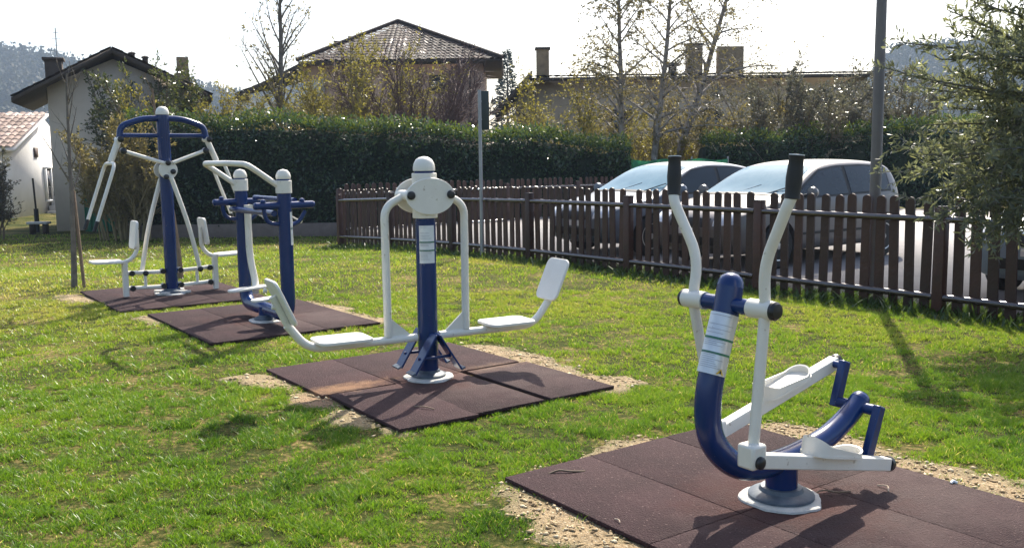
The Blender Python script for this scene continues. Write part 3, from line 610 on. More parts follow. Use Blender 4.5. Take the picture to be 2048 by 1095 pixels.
# ------------------------------------------------------------------ chest press
def chest_press():
    z0 = float(ground_z(-4.03, 11.05))
    root = empty('chest_press_machine', (-4.03, 11.05, z0), R_(ANG), 'tall blue post with two seats facing outwards and forked cream pull handles', 'exercise machine')
    disc_base(root, .19, .14)
    hp = MB()
    for q in range(4):
        a = R_(45 + 90 * q); hp.prism(rrect(.14, .09, .04), (.16 * math.cos(a), .16 * math.sin(a), TH + .03), (math.cos(a), math.sin(a), 0), (-math.sin(a), math.cos(a), 0), .02)
    hp.build('base_petals', MT['concrete'], root)
    MB().tube([(0, 0, .04), (0, 0, 2.12)], .072, 32).build('post', MT['blue'], root)
    MB().lathe([(.074, 2.115), (.076, 2.13), (.073, 2.15), (.06, 2.185), (.035, 2.205), (.002, 2.212)], n=30).build('post_cap', MT['white'], root)
    gr = MB()
    for q in range(5): gr.tube([(.074 * math.cos(R_(-60 - 18 * q)), .074 * math.sin(R_(-60 - 18 * q)), 1.62), (.074 * math.cos(R_(-60 - 18 * q)), .074 * math.sin(R_(-60 - 18 * q)), 2.06)], .006, 6)
    gr.build('post_ribs', MT['blue'], root)
    for s in (-1, 1):
        MB().tube(fillet([(0, 0, 2.07), (s * .22, 0, 2.07), (s * .47, 0, 1.98), (s * .49, 0, 1.84)], [0, .14, .2, 0], 8), .036, 20).build('top_arch', MT['blue'], root)
        MB().tube([(0, 0, 1.875), (s * .485, 0, 1.875)], .026, 16).build('arch_brace', MT['blue'], root)
        MB().tube([(s * .5, -.09, 1.83), (s * .5, .09, 1.83)], .03, 16).build('pivot_sleeve', MT['white'], root)
        for q in (-1, 1):
            MB().lathe([(.034, 0), (.034, .02), (.02, .028), (.003, .03)], (s * .5, q * .09, 1.83), 14, axis=(0, q, 0)).build('pivot_bolt', MT['black'], root)
        # forked handle
        k0 = np.array([s * .5, 0, 1.83]); k1 = np.array([s * .60, 0, 1.58]); e = np.array([s * .83, 0, .93])
        MB().tube([k0, k1], .034, 18).build('lever_arm', MT['white'], root)
        d = (e - k1) / np.linalg.norm(e - k1)
        fk = fillet([e + (0, -.24, 0), k1 + d * .02 + (0, -.24, 0), k1 + d * .02 + (0, .24, 0), e + (0, .24, 0)], .1, 6)
        MB().tube(fk, .02, 16).build('forked_handle', MT['white'], root)
        for q in (-1, 1):
            MB().tube([e + (0, q * .24, 0), e + d * .12 + (0, q * .24, 0)], .0205, 14).build('hand_grip', MT['grip'], root)
        # link to hub and long rod
        MB().tube([(s * .46, -.03, 1.70), (s * .05, -.12, 1.56)], .022, 16).build('link_rod', MT['white'], root)
        MB().lathe([(.036, -.03), (.036, .03), (.02, .04), (.003, .042)], (s * .465, -.03, 1.70), 14, axis=(0, -1, 0)).build('link_bolt', MT['black'], root)
        y = -.13 if s > 0 else .13
        MB().tube(fillet([(s * .02, y, 1.40), (s * .20, y, .82), (s * .315, y * .6, .30)], .3, 8), .026, 16).build('push_rod', MT['white'], root)
        MB().lathe([(.032, 0), (.032, .02), (.02, .028), (.003, .03)], (s * .315, -.085, .30), 14, axis=(0, -1, 0)).build('rod_bolt', MT['black'], root)
        # seat frame
        for z, zz in ((.29, .31), (.115, .13)):
            MB().tube([(s * .06, 0, z), (s * .5, 0, zz)], .024, 14).build('frame_bar', MT['white'], root)
            for x in (s * .1, s * .45):
                MB().tube([(x, -.04, z + .01), (x, .04, z + .01)], .032, 14).build('frame_bolt', MT['black'], root)
        MB().tube([(s * .3, 0, .29), (s * .3, 0, .12)], .018, 12).build('frame_strut', MT['white'], root)
        MB().box((s * .52, 0, .235), (.06, .06, .40)).build('seat_post', MT['white'], root, bevel=.006)
        MB().prism(rrect(.34, .30, .05, 5), (s * .71, 0, .452), (1, 0, .03 * s), (0, 1, 0), .028).build('seat', MT['seat'], root, bevel=.006)
        MB().tube(fillet([(s * .56, 0, .425), (s * .44, 0, .46), (s * .37, 0, .56), (s * .365, 0, .80)], .1, 7), .024, 16).build('backrest_tube', MT['white'], root)
        MB().prism(rrect(.27, .32, .05, 5), (s * .40, 0, .745), (0, 1, 0), (-.12 * s, 0, 1), .03).build('backrest', MT['seat'], root, bevel=.006)
    for q in (-1, 1):
        MB().lathe([(.105, -.01), (.105, .01), (.1, .014), (.003, .014)], (0, q * .105, 1.48), 28, axis=(0, q, 0)).build('hub_disc', MT['white'], root)
        for (x, z) in ((0, 1.56), (.05, 1.46), (-.03, 1.40)):
            MB().lathe([(.03, 0), (.03, .02), (.018, .028), (.003, .03)], (x, q * .118, z), 14, axis=(0, q, 0)).build('hub_bolt', MT['black'], root)
chest_press()

# ------------------------------------------------------------------ picket fences
def link(name, me, parent, loc, rot=(0, 0, 0)):
    o = bpy.data.objects.new(name, me); col.objects.link(o); o.parent = parent; o.location = [float(c) for c in loc]; o.rotation_euler = rot; return o
def picket_mesh(h, w, t):
    o = [(-w / 2, 0), (w / 2, 0), (w / 2, h - w * .42)]
    for k in range(1, 8): a = math.pi * k / 8; o.append((w / 2 * math.cos(a), h - w * .42 + w * .42 * math.sin(a)))
    o.append((-w / 2, h - w * .42))
    ob = MB().prism(o, (0, 0, 0), (1, 0, 0), (0, 0, 1), t).build('picket', MT['wood'], None, smooth=30, bevel=.004); return ob
def fence(label, n_bays, pos, ang, zfun, per_bay=13, hp=1.245, hpost=1.01):
    """pos(n) -> xy of post n; local frame at post 0, x along the fence"""
    o0 = pos(0); root = empty('picket_fence', (*o0, 0), ang, label, 'fence')
    pk0 = picket_mesh(hp - .015, .105, .022); me = pk0.data; bev = None
    post0 = MB().box((0, 0, hpost / 2 - .2), (.115, .1, hpost + .4)).build('post', MT['wood'], root, smooth=0, bevel=.008); pme = post0.data
    first_p = True; first_k = True; pitch = 2.317 / per_bay
    for n in range(n_bays + 1):
        z = float(zfun(pos(n))); x = n * 2.317
        if first_p: post0.location = (x, 0, z); p = post0; first_p = False
        else:
            p = link('post', pme, root, (x, 0, z)); m = p.modifiers.new('bevel', 'BEVEL'); m.width = .008; m.segments = 2
        MB().box((0, 0, hpost + .004), (.118, .103, .008)).build('post_top', MT['rail'], p, smooth=0)
        if n == n_bays: break
        z1 = float(zfun(pos(n + 1)))
        for hz in (.885, .085):
            rp = MB(); a = np.array([x + .062, -.012, z + hz]); b = np.array([x + 2.317 - .062, -.012, z1 + hz])
            rp.tube([a, a * .5 + b * .5, b], .036, 14); rp.build('rail', MT['rail'], root)
        for k in range(1, per_bay):
            f = k / per_bay; xx = x + k * pitch; zz = z * (1 - f) + z1 * f - .115 + random.uniform(-.014, .014)
            rot = (R_(random.uniform(-.6, .6)), R_(random.uniform(-1.3, 1.3)), R_(random.uniform(-2, 2)))
            if first_k: pk0.parent = root; pk0.location = (xx, .036, zz); pk0.rotation_euler = rot; first_k = False
            else: link('picket', me, root, (xx, .036, zz), rot)
    return root
fang = math.atan2(FD[1], FD[0])
fence('brown picket fence running along the lawn edge in front of the parked cars', 7, FN, fang, lambda p: .52 * ground_z(*p, 0))
d2 = np.array([math.cos(R_(36)), math.sin(R_(36))])
O2 = FN(0) + np.array([-.05, .35])
fence('brown picket fence at the far side of the car park, below the hedge', 5, lambda n: O2 + d2 * 2.317 * n, R_(36), lambda p: -.07)

# lamp post -------------------------------------------------------------
lp = FN(5.625) + FNN * .16
root = empty('lamp_post', (*lp, PZ), 0, 'tall grey-brown lamp post rising out of frame behind the picket fence', 'lamp post')
MB().tube([(0, 0, 0), (0, 0, 2.4), (0, 0, 4.6)], [.06, .058, .048], 20).build('pole', MT['lamp'], root)
MB().lathe([(.11, 0), (.11, .02), (.075, .04), (.065, .3)], n=20).build('base_sleeve', MT['lamp'], root)
MB().lathe([(.05, 4.6), (.16, 4.66), (.2, 4.7), (.16, 4.78), (.01, 4.82)], n=20).build('lamp_head', MT['lamp'], root)
sp = FN(2.47) - FNN * .1
root = empty('sign_pole', (*sp, float(ground_z(*sp))), 0, 'thin galvanised pole carrying a narrow dark board, in front of the hedge', 'sign post')
MB().tube([(0, 0, 0), (0, 0, 2.84)], .030, 14).build('pole', MT['galv'], root)
MB().box((.075, .045, 2.5), (.17, .02, .66), Matrix.Rotation(R_(20), 3, 'Z')).build('board', surf('dark_board', (.012, .022, .02), (.022, .034, .03), 6, .5), root, smooth=0, bevel=.004)
MB().box((.0, .02, 2.65), (.07, .03, .03)).build('bracket', MT['galv'], root); MB().box((.0, .02, 2.35), (.07, .03, .03)).build('bracket', MT['galv'], root)

# ------------------------------------------------------------------ cars
MT['glass'] = surf('car_glass', (.012, .018, .024), (.02, .03, .038), 2, .03, spec=.4, rvar=.0)
MT['screen'] = surf('windscreen_sky_tint', (.09, .19, .26), (.17, .29, .36), 1.6, .05, spec=.07, rvar=.0)  # sky reflection painted as a blue base colour, gloss kept low
MT['tyre'] = surf('tyre_rubber', (.012, .012, .012), (.02, .02, .02), 10, .8)
MT['rim'] = surf('alloy_rim', (.42, .43, .44), (.55, .56, .57), 6, .3, metallic=.8)
MT['headlight'] = surf('headlight_glass', (.5, .54, .58), (.7, .73, .77), 8, .08, spec=1, coat=1)
MT['dark'] = surf('dark_trim', (.012, .012, .013), (.02, .02, .022), 6, .6)
MT['plate'] = surf('number_plate', (.7, .7, .7), (.75, .75, .75), 6, .4)
MT['tail'] = surf('tail_light', (.25, .01, .01), (.3, .02, .02), 6, .15)
def subsurf_mesh(o, lv):
    m = o.modifiers.new('s', 'SUBSURF'); m.levels = m.render_levels = lv
    bpy.context.view_layer.update(); dg = bpy.context.evaluated_depsgraph_get(); me = bpy.data.meshes.new_from_object(o.evaluated_get(dg)); o.modifiers.clear(); o.data = me; return o
def car(name, label, pos, ang, paint, sedan=False, spokes=10):
    root = empty(name, (*pos, PZ), ang, label, 'car', 'cars parked nose to the fence')
    st = [2.08, 2.05, 1.92, 1.6, 1.15, .98, .62, .22, -.2, -.8, -1.35, -1.55, -1.67, -1.75, -1.78]
    zt = [.62, .70, .80, .90, .975, 1.01, 1.22, 1.415, 1.465, 1.475, 1.445, 1.385, 1.12, .92, .62]
    zb = [.58, .64, .73, .82, .90, .915, .93, .94, .95, .965, .985, 1.0, .97, .86, .58]
    W = [.50, .66, .78, .845, .87, .872, .875, .878, .88, .88, .87, .85, .80, .72, .60]
    if sedan:
        zt[9:13] = [1.45, 1.36, 1.24, 1.03]; zt[4] = .96
    zl = [.36, .26] + [.2] * 11 + [.28, .38]
    body = MB(); rings = []
    for x, t, b, w_, l in zip(st, zt, zb, W, zl):
        wr = w_ - .03 - max(0, t - .07 - b) * .40
        half = [(0, l), (w_ * .6, l), (w_ - .06, l + .02), (w_ - .015, l + .14), (w_, (l + b) * .52), (w_ - .005, b - .12), (w_ - .03, b), (wr + .015, t - .085), (wr - .04, t - .04), (wr * .6, t - .008), (0, t)]
        ring = [(x, y, z) for y, z in half] + [(x, -y, z) for y, z in half[-2:0:-1]]; rings.append(ring)
    k = len(rings[0]); V = np.array(rings).reshape(-1, 3); fs = []
    for i in range(len(st) - 1):
        for j in range(k): fs.append((i * k + j, i * k + (j + 1) % k, (i + 1) * k + (j + 1) % k, (i + 1) * k + j))
    fs.append(tuple(range(k - 1, -1, -1))); fs.append(tuple(range((len(st) - 1) * k, len(st) * k)))
    bo = body.add(V, fs).build('body', paint, root, smooth=0); bo.parent = None; subsurf_mesh(bo, 2)
    wheels = [(1.24, .76), (1.24, -.76), (-1.2, .76), (-1.2, -.76)]
    tmp = []
    for (x, y) in wheels:
        c = MB().tube([(x, math.copysign(.52, y), .31), (x, math.copysign(1.2, y), .31)], .365, 28).build('cutter', None, None, smooth=0)
        m = bo.modifiers.new('b', 'BOOLEAN'); m.object = c; m.operation = 'DIFFERENCE'; m.solver = 'EXACT'; tmp.append(c)
    bpy.context.view_layer.update(); dg = bpy.context.evaluated_depsgraph_get(); me = bpy.data.meshes.new_from_object(bo.evaluated_get(dg)); bo.modifiers.clear(); bo.data = me
    for c in tmp: bpy.data.objects.remove(c)
    me.polygons.foreach_set('use_smooth', np.ones(len(me.polygons), bool)); me.set_sharp_from_angle(angle=R_(40))
    bo.parent = root
    bvh = BVHTree.FromPolygons([v.co.copy() for v in me.vertices], [tuple(p.vertices) for p in me.polygons])
    def proj(name, mat, pts, nu, nv, d, off=.006, par=None):
        """pts: function (u,v) -> start point; ray along d"""
        G_ = []; D = Vector(d).normalized()
        for i in range(nu + 1):
            for j in range(nv + 1):
                p = Vector(pts(i / nu, j / nv)); h, nr, _, _ = bvh.ray_cast(p, D)
                if h is None: h = p + D * 1.0; nr = -D
                if nr.dot(D) > 0: nr = -nr
                G_.append(h + nr * off)
        fq = [(i * (nv + 1) + j, (i + 1) * (nv + 1) + j, (i + 1) * (nv + 1) + j + 1, i * (nv + 1) + j + 1) for i in range(nu) for j in range(nv)]
        return MB().add([list(q) for q in G_], fq).build(name, mat, par or root)
    lerp = lambda a, b, t: a + (b - a) * t
    top = lambda x: np.interp(-x, -np.array(st), zt); bel = lambda x: np.interp(-x, -np.array(st), zb)
    for sg in (-1, 1):
        def sidewin(x0, x1, s0=0, s1=0):
            def f(u, v):
                x = lerp(x0, x1, u); zb_ = bel(x) + .025; ztp = top(x) - .115
                x2 = x + v * (s0 * (1 - u) + s1 * u)
                return (x2, sg * 2, lerp(zb_, max(ztp, zb_ + .01), v))
            return f
        proj('window_trim', MT['dark'], lambda u, v: (lerp(.93, -1.38, u), sg * 2, lerp(bel(lerp(.93, -1.38, u)) - .0, max(top(lerp(.93, -1.38, u)) - .09, bel(lerp(.93, -1.38, u)) + .01), v)), 22, 6, (0, -sg, 0), .004)
        proj('side_window', MT['glass'], sidewin(.86, -.30), 18, 6, (0, -sg, 0), .009)
        proj('side_window', MT['glass'], sidewin(-.38, -1.34 if not sedan else -1.25), 14, 6, (0, -sg, 0), .009)
        proj('rub_strip', MT['dark'], lambda u, v: (lerp(.85, -.95, u), sg * 2, .44 + .035 * v), 12, 1, (0, -sg, 0), .008)
        for xs_d in (.86, -.36): proj('door_seam', MT['dark'], lambda u, v: (xs_d - .05 * u + .012 * v, sg * 2, lerp(.34, .90, u)), 10, 1, (0, -sg, 0), .003)
        proj('door_handle', paint, lambda u, v: (lerp(-.12, -.28, u), sg * 2, .82 + .03 * v), 3, 1, (0, -sg, 0), .025)
        proj('headlight', MT['headlight'], lambda u, v: (4, sg * lerp(.42, .72, u), lerp(.60, .74, v) + .03 * u), 6, 4, (-1, 0, 0), .008)
        proj('tail_light', MT['tail'], lambda u, v: (-4, sg * lerp(.5, .74, u), lerp(.75, .98, v)), 4, 4, (1, 0, 0), .008)
        mr = MB().lathe([(.004, -.07), (.06, -.05), (.085, 0), (.075, .04), (.004, .05)], (.72, sg * 1.0, 1.02), 16, axis=(1, -sg * .2, 0)).build('wing_mirror', paint, root)
        MB().tube([(.74, sg * .86, .97), (.74, sg * .96, 1.0)], .022, 8).build('mirror_stalk', MT['dark'], mr)
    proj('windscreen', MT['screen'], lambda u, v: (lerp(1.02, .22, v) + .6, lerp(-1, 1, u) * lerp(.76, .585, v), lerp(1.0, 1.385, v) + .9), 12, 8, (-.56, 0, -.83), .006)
    proj('cowl', MT['dark'], lambda u, v: (lerp(1.08, 1.0, v) + .3, lerp(-.78, .78, u), 1.5), 12, 1, (-.3, 0, -.5), .008)
    for yw in (-.1, .45): MB().tube([(1.02, yw, 1.0), (.80, yw + .28, 1.115)], .008, 6).build('wiper', MT['dark'], root)
    proj('rear_window', MT['glass'], lambda u, v: (lerp(-1.72, -1.58, v) - 1, lerp(-1, 1, u) * lerp(.66, .56, v), lerp(1.06, 1.34, v) + .3), 10, 4, (.95, 0, -.3), .006)
    proj('grille', MT['dark'], lambda u, v: (4, lerp(-.36, .36, u), lerp(.58, .70, v)), 8, 3, (-1, 0, 0), .007)
    proj('lower_intake', MT['dark'], lambda u, v: (4, lerp(-.5, .5, u), lerp(.34, .45, v)), 8, 3, (-1, 0, 0), .007)
    proj('number_plate', MT['plate'], lambda u, v: (4, lerp(-.2, .2, u), lerp(.48, .565, v)), 4, 2, (-1, 0, 0), .012)
    for (x, y) in wheels:
        sg = 1 if y > 0 else -1
        wl = MB().lathe([(.20, -.1), (.285, -.1), (.308, -.075), (.312, 0), (.308, .075), (.285, .1), (.20, .1)], (x, y, .312), 32, axis=(0, sg, 0)).build('wheel', MT['tyre'], root)
        rm = MB().lathe([(.2, .06), (.2, .104), (.185, .1), (.185, .07)], (x, y, .312), 30, axis=(0, sg, 0))
        for q in range(spokes):
            a = 2 * math.pi * q / spokes
            rm.box((x + .11 * math.cos(a), y + sg * .088, .312 + .11 * math.sin(a)), (.16, .016, .022), Matrix.Rotation(-a, 3, 'Y'))
        rm.lathe([(.045, .06), (.045, .1), (.003, .106)], (x, y, .312), 16, axis=(0, sg, 0)); rm.build('rim', MT['rim'], wl)
    return root
silver = surf('silver_car_paint', (.125, .115, .112), (.155, .144, .14), 2, .42, metallic=.2, coat=.35)
bluesil = surf('pale_blue_car_paint', (.11, .13, .165), (.14, .165, .20), 2, .42, metallic=.2, coat=.35)
skyc = surf('light_blue_car_paint', (.20, .28, .35), (.25, .33, .40), 2, .4, metallic=.2, coat=.35)
hd = math.atan2(-B_[1], -B_[0])
def carpos(fl_wheel):        # nearside front wheel ground point -> car origin
    f = np.array([math.cos(hd), math.sin(hd)]); l = np.array([-f[1], f[0]]); return np.array(fl_wheel) - f * 1.24 - l * .78
car('parked_car', 'silver three-door hatchback parked nearest the lamp post', carpos((3.57, 12.73)), hd, silver, spokes=7)
car('parked_car', 'pale blue-silver car with multi-spoke alloy wheels, behind the silver hatchback', carpos((2.13, 14.62)), hd, bluesil, True, 14)
car('parked_car', 'light blue car cut off by the right edge of the picture', carpos(np.array([5.52, 10.46]) + 1.56 * A_), hd, skyc, spokes=9)

# ------------------------------------------------------------------ foliage toolkit
def leaf_polys(P, D, L, W, tint, mb, shape=6):
    """P bases, D unit directions, L lengths, W half widths"""
    n = len(P); rd = rng.normal(size=(n, 3)); S = np.cross(D, rd); S /= np.linalg.norm(S, axis=1)[:, None] + 1e-9
    L = np.broadcast_to(L, (n,))[:, None]; W = np.broadcast_to(W, (n,))[:, None]
    if shape == 6:
        mb.polys(np.stack([P, P + D * L * .35 + S * W, P + D * L * .7 + S * W * .85, P + D * L, P + D * L * .7 - S * W * .85, P + D * L * .35 - S * W], 1), tint)
    else:
        mb.polys(np.stack([P, P + D * L * .5 + S * W, P + D * L, P + D * L * .5 - S * W], 1), tint)
def unit(v): return v / (np.linalg.norm(v, axis=-1, keepdims=True) + 1e-9)
def rvec(n=None): return unit(rng.normal(size=(3,) if n is None else (n, 3)))
def limb(p, d, L, curl, grav, n=6):
    pts = [np.array(p, float)]; d = unit(np.array(d, float))
    for i in range(n):
        d = unit(d + rng.normal(size=3) * curl + np.array([0, 0, grav])); pts.append(pts[-1] + d * L / n)
    return np.array(pts)
def sample(path, t):
    x = t * (len(path) - 1); i = min(int(x), len(path) - 2); f = x - i; return path[i] * (1 - f) + path[i + 1] * f, unit(path[i + 1] - path[i])
def plant(name, label, cat, base, stems, wood, leafm, n1=10, l1=.45, a1=.8, n2=6, l2=.4, a2=.7, nl=5, leaf=(.05, .012), grav=0., curl=.12, start=.25, tintb=(.2, .9), r2=.004, group=None, shape=4, taper=True, lspread=.8, trunkname='trunk', ldown=0, upb=.25, tc=None):
    root = empty(name, base, 0, label, cat, group); base = np.array(base, float); wd = MB(); lf = MB(); LP, LD = [], []
    for (p, d, L, r) in stems:
        path = limb(p, d, L, curl * .6 if tc is None else tc, grav * .5 if tc is None else 0, 9); wd.tube(path, np.linspace(r, r * .25, len(path)), 8)
        for k in range(n1):
            t = start + (1 - start) * (k + rng.random()) / n1; q, dd = sample(path, min(t, .999)); az = rvec(); az = unit(az - dd * (az @ dd))
            d1 = unit(dd * math.cos(a1) + az * math.sin(a1) + np.array([0, 0, upb])); LL = L * l1 * (1.15 - .75 * t if taper else 1) * (.6 + .7 * rng.random())
            p1 = limb(q, d1, LL, curl, grav, 6); rr = max(r2, r * (1 - .75 * t) * .5); wd.tube(p1, np.linspace(rr, r2 * .7, len(p1)), 5, cap=False)
            for m in range(n2):
                t2 = .15 + .85 * (m + rng.random()) / n2; q2, e = sample(p1, min(t2, .999)); az = rvec(); az = unit(az - e * (az @ e))
                d2_ = unit(e * math.cos(a2) + az * math.sin(a2)); L2 = LL * l2 * (.5 + .8 * rng.random())
                p2 = limb(q2, d2_, L2, curl, grav * 1.6, 4); wd.tube(p2, np.linspace(r2 * .8, r2 * .35, len(p2)), 3, cap=False)
                if nl:
                    k_ = rng.poisson(nl)
                    for _ in range(k_):
                        q3, f = sample(p2, rng.random() * .999); LP.append(q3); LD.append(f)
    wd.build(trunkname, wood, root).location = -base
    if LP:
        LP = np.array(LP); LD = unit(np.array(LD) + rvec(len(LP)) * lspread + np.array([0, 0, -ldown])); n = len(LP)
        leaf_polys(LP + rng.normal(size=LP.shape) * leaf[0] * .25, LD, leaf[0] * (.6 + .8 * rng.random(n)), leaf[1] * (.6 + .8 * rng.random(n)), tintb[0] + (tintb[1] - tintb[0]) * rng.random(n), lf, shape)
        lf.build('crown', leafm, root, smooth=0).location = -base
    return root
UP = (0, 0, 1)

# young bare trees on the lawn
b = at(148, 562, 12.2); b[2] = ground_z(b[0], b[1])
plant('young_tree', 'slim bare sapling standing on the lawn by the left edge', 'tree', b, [(b, (.045, 0, 1), 2.75, .042)], MT['bark'], MT['birchleaf'], n1=12, l1=.30, a1=.7, n2=4, l2=.45, nl=.12, leaf=(.04, .012), curl=.06, start=.42, r2=.003, upb=.5, tc=.015)
o = MB().tube([b + (.11, .05, -.1), b + (.05, .05, 1.25)], .022, 10).build('support_stake', MT['stake']); tag(o, 'thin wooden stake leaning against the bare sapling on the left', 'stake')
b = at(360, 541, 13.0); b[2] = ground_z(b[0], b[1])
plant('young_tree', 'thin staked sapling right behind the chest press post', 'tree', b, [(b, (-.02, 0, 1), 2.6, .05)], MT['stake'], MT['birchleaf'], n1=7, l1=.22, a1=.6, n2=4, l2=.4, nl=.3, leaf=(.04, .012), curl=.04, start=.6, r2=.003, upb=.5)

# olive tree on the right --------------------------------------------------
def olive():
    base = np.array([5.95, 8.25, 0.0]); root = empty('olive_tree', base, 0, 'leafy olive tree overhanging the fence at the right edge', 'tree')
    wd = MB(); LP, LD = [], []
    top = np.array([5.75, 8.15, 1.25]); wd.tube(limb(base, (-.1, 0, 1), 1.3, .05, 0, 6), np.linspace(.13, .1, 7), 10)
    tg = [(1768, 135, 8.1), (1795, 85, 8.0), (1812, 150, 7.7), (1842, 175, 8.3), (1880, 120, 7.8), (1905, 60, 8.1), (1925, 150, 7.6), (1895, 20, 7.9), (1950, 5, 7.7), (2010, -40, 7.9), (2060, -30, 7.6), (1985, 60, 8.4), (2040, 90, 7.8), (1970, 130, 7.9),
          (1775, 300, 8.2), (1800, 345, 8.0), (1830, 400, 7.8), (1880, 430, 7.6), (1925, 440, 7.5), (1962, 480, 7.45), (2000, 450, 7.4), (2045, 400, 7.3), (1850, 330, 7.8), (1900, 300, 8.0), (1950, 350, 7.6), (2020, 310, 7.5), (1850, 250, 8.2), (1905, 215, 7.8), (1960, 240, 7.7), (2010, 180, 7.6), (2050, 230, 7.4), (1960, 410, 7.9), (1990, 380, 8.2), (2055, 330, 7.9), (2035, 150, 8.3), (1940, 280, 8.4), (1830, 310, 7.6),
          (1870, 380, 8.0), (1905, 400, 8.3), (1940, 180, 8.0), (1985, 300, 7.3), (2020, 250, 8.0), (1920, 350, 7.4), (1975, 200, 8.4), (2030, 350, 8.4), (1880, 200, 8.2), (1855, 300, 8.6), (1990, 450, 8.0), (2050, 60, 7.8), (2000, 110, 7.4), (1815, 360, 8.3), (2150, 100, 7.6), (2200, 250, 7.2), (2150, 380, 7.4), (2250, 50, 7.9), (2120, -80, 8.2), (2300, 180, 8.2), (2240, 350, 8.0)]
    for (x, y, Y) in tg:
        e = at(x, y, Y); st = top + np.array([0, 0, .5 * rng.random()]) + rng.normal(size=3) * .05; mid = st * .5 + e * .5 + np.array([.1, .1, .25 * rng.random()]) * (1 if y < 250 else 1.3)
        up = e - mid; path = crom([st, st * .72 + mid * .28 + (0, 0, .08), mid, mid * .45 + e * .55 + rng.normal(size=3) * .05, e], 4); Lp = np.linalg.norm(np.diff(path, axis=0), axis=1).sum()
        wd.tube(path, np.linspace(.028, .004, len(path)), 6)
        nb = 15 if x < 1850 else 22 if x < 1920 else 33
        for k in range(nb):
            t = .36 + .64 * (k + rng.random()) / nb; q, d = sample(path, min(t, .999)); az = rvec(); d1 = unit(d * .8 + az * .8 + np.array([0, 0, .55 if y < 200 else -.02])); L1 = (.18 + .32 * rng.random()) * (1.15 - .5 * t)
            p1 = limb(q, d1, L1, .15, .03 if y < 250 else -.08, 4); wd.tube(p1, np.linspace(.004, .0015, len(p1)), 3, cap=False)
            m = 19 if x > 1860 else 15
            for _ in range(m):
                q3, f = sample(p1, rng.random() * .999); LP.append(q3); LD.append(f)
        for _ in range(34):
            q3, f = sample(path, .75 + .249 * rng.random()); LP.append(q3); LD.append(f * 1.5)
    LP = np.array(LP); n = len(LP); LD = unit(np.array(LD) + rvec(n) * 1.25); lf = MB()
    leaf_polys(LP, LD, .048 + .034 * rng.random(n), .0062 + .0035 * rng.random(n), np.clip(.1 + .35 * noise2(LP[:, 0], LP[:, 2], .35, 44) + .5 * rng.random(n) ** 1.5, 0, 1), lf, 6)
    wd.build('trunk', MT['olivebark'], root).location = -base; lf.build('crown', MT['olive'], root, smooth=0).location = -base
olive()

# hedges -------------------------------------------------------------------
def hedge(label, x0, x1, Y, topf, zb, dens, depth=1.2, leafm='laurel', leaf=.11, slope=0.):
    base = ((x0 + x1) / 2, Y, zb); root = empty('hedge', base, 0, label, 'hedge'); base = np.array(base); yl = lambda x: Y + slope * (x - x0)
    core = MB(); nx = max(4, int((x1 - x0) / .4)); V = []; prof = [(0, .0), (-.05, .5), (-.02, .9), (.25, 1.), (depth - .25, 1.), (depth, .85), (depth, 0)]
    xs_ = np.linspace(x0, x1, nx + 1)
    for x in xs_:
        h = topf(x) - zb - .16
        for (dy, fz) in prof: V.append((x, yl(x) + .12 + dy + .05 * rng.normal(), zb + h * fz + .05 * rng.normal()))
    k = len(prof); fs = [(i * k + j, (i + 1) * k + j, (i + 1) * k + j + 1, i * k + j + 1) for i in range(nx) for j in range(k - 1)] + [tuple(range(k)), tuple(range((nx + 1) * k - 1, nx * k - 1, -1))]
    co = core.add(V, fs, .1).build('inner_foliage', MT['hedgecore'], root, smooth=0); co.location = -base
    A = []; nf = int((x1 - x0) * 2.8 * dens * 1.5)
    x = x0 + rng.random(nf) * (x1 - x0); hz = np.array([topf(a) for a in x]); z = zb + rng.random(nf) ** .85 * (hz - zb)
    bul = .34 * (noise2(x, z, .7, 5) - .5) + .16 * (noise2(x, z, .25, 6) - .5); A.append(np.stack([x, yl(x) + bul - .04 * rng.random(nf) + .1 * rng.random(nf), z], 1))
    nt_ = int((x1 - x0) * depth * dens * 1.7); x = x0 + rng.random(nt_) * (x1 - x0); hz = np.array([topf(a) for a in x]); yy = rng.random(nt_) * depth
    A.append(np.stack([x, yl(x) + yy, hz - .14 + .30 * noise2(x, yy, .4, 9) + .30 * rng.random(nt_) ** 3], 1)); tops = np.concatenate([np.zeros(nf), np.ones(nt_)])
    P = np.concatenate(A); n = len(P); D = unit(rvec(n) + np.column_stack([np.zeros(n), np.where(tops > 0, -.2, -.6), np.where(tops > 0, .9, .15)]))
    lf = MB(); leaf_polys(P, D, leaf * (.6 + .8 * rng.random(n)), leaf * .22 * (.7 + .6 * rng.random(n)), np.clip(.05 + .55 * rng.random(n) + .4 * tops, 0, 1), lf, 6)
    ns = int((x1 - x0) * 16); x = x0 + rng.random(ns) * (x1 - x0); yy = rng.random(ns) * depth * .8; hz = np.array([topf(a) for a in x]); ql = 9
    S = np.stack([x, yl(x) + yy, hz - .1], 1); dr = unit(np.column_stack([rng.normal(size=(ns, 2)) * .3, np.ones(ns)])); Ls = .12 + .26 * rng.random(ns)
    P = (S[:, None] + dr[:, None] * (Ls[:, None] * np.linspace(.1, 1, ql)[None])[..., None]).reshape(-1, 3); D = unit(rvec(len(P)) * .9 + np.array([0, 0, .9]))
    leaf_polys(P, D, leaf * (.6 + .6 * rng.random(len(P))), leaf * .22, np.clip(.6 + .4 * rng.random(len(P)), 0, 1), lf, 6)
    lf.build('foliage', MT[leafm], root, smooth=0).location = -base; return root
hedge('long tall dark glossy laurel hedge behind the machines and picket fence', -10.9, 3.4, 26.6, lambda x: np.interp(x, [-13, -8, -5, -2, 0, 2, 3.6], [2.66, 2.62, 2.53, 2.27, 2.16, 1.98, 1.84]) + .12 * math.sin(x * 1.7) * .6, -.53, 330)
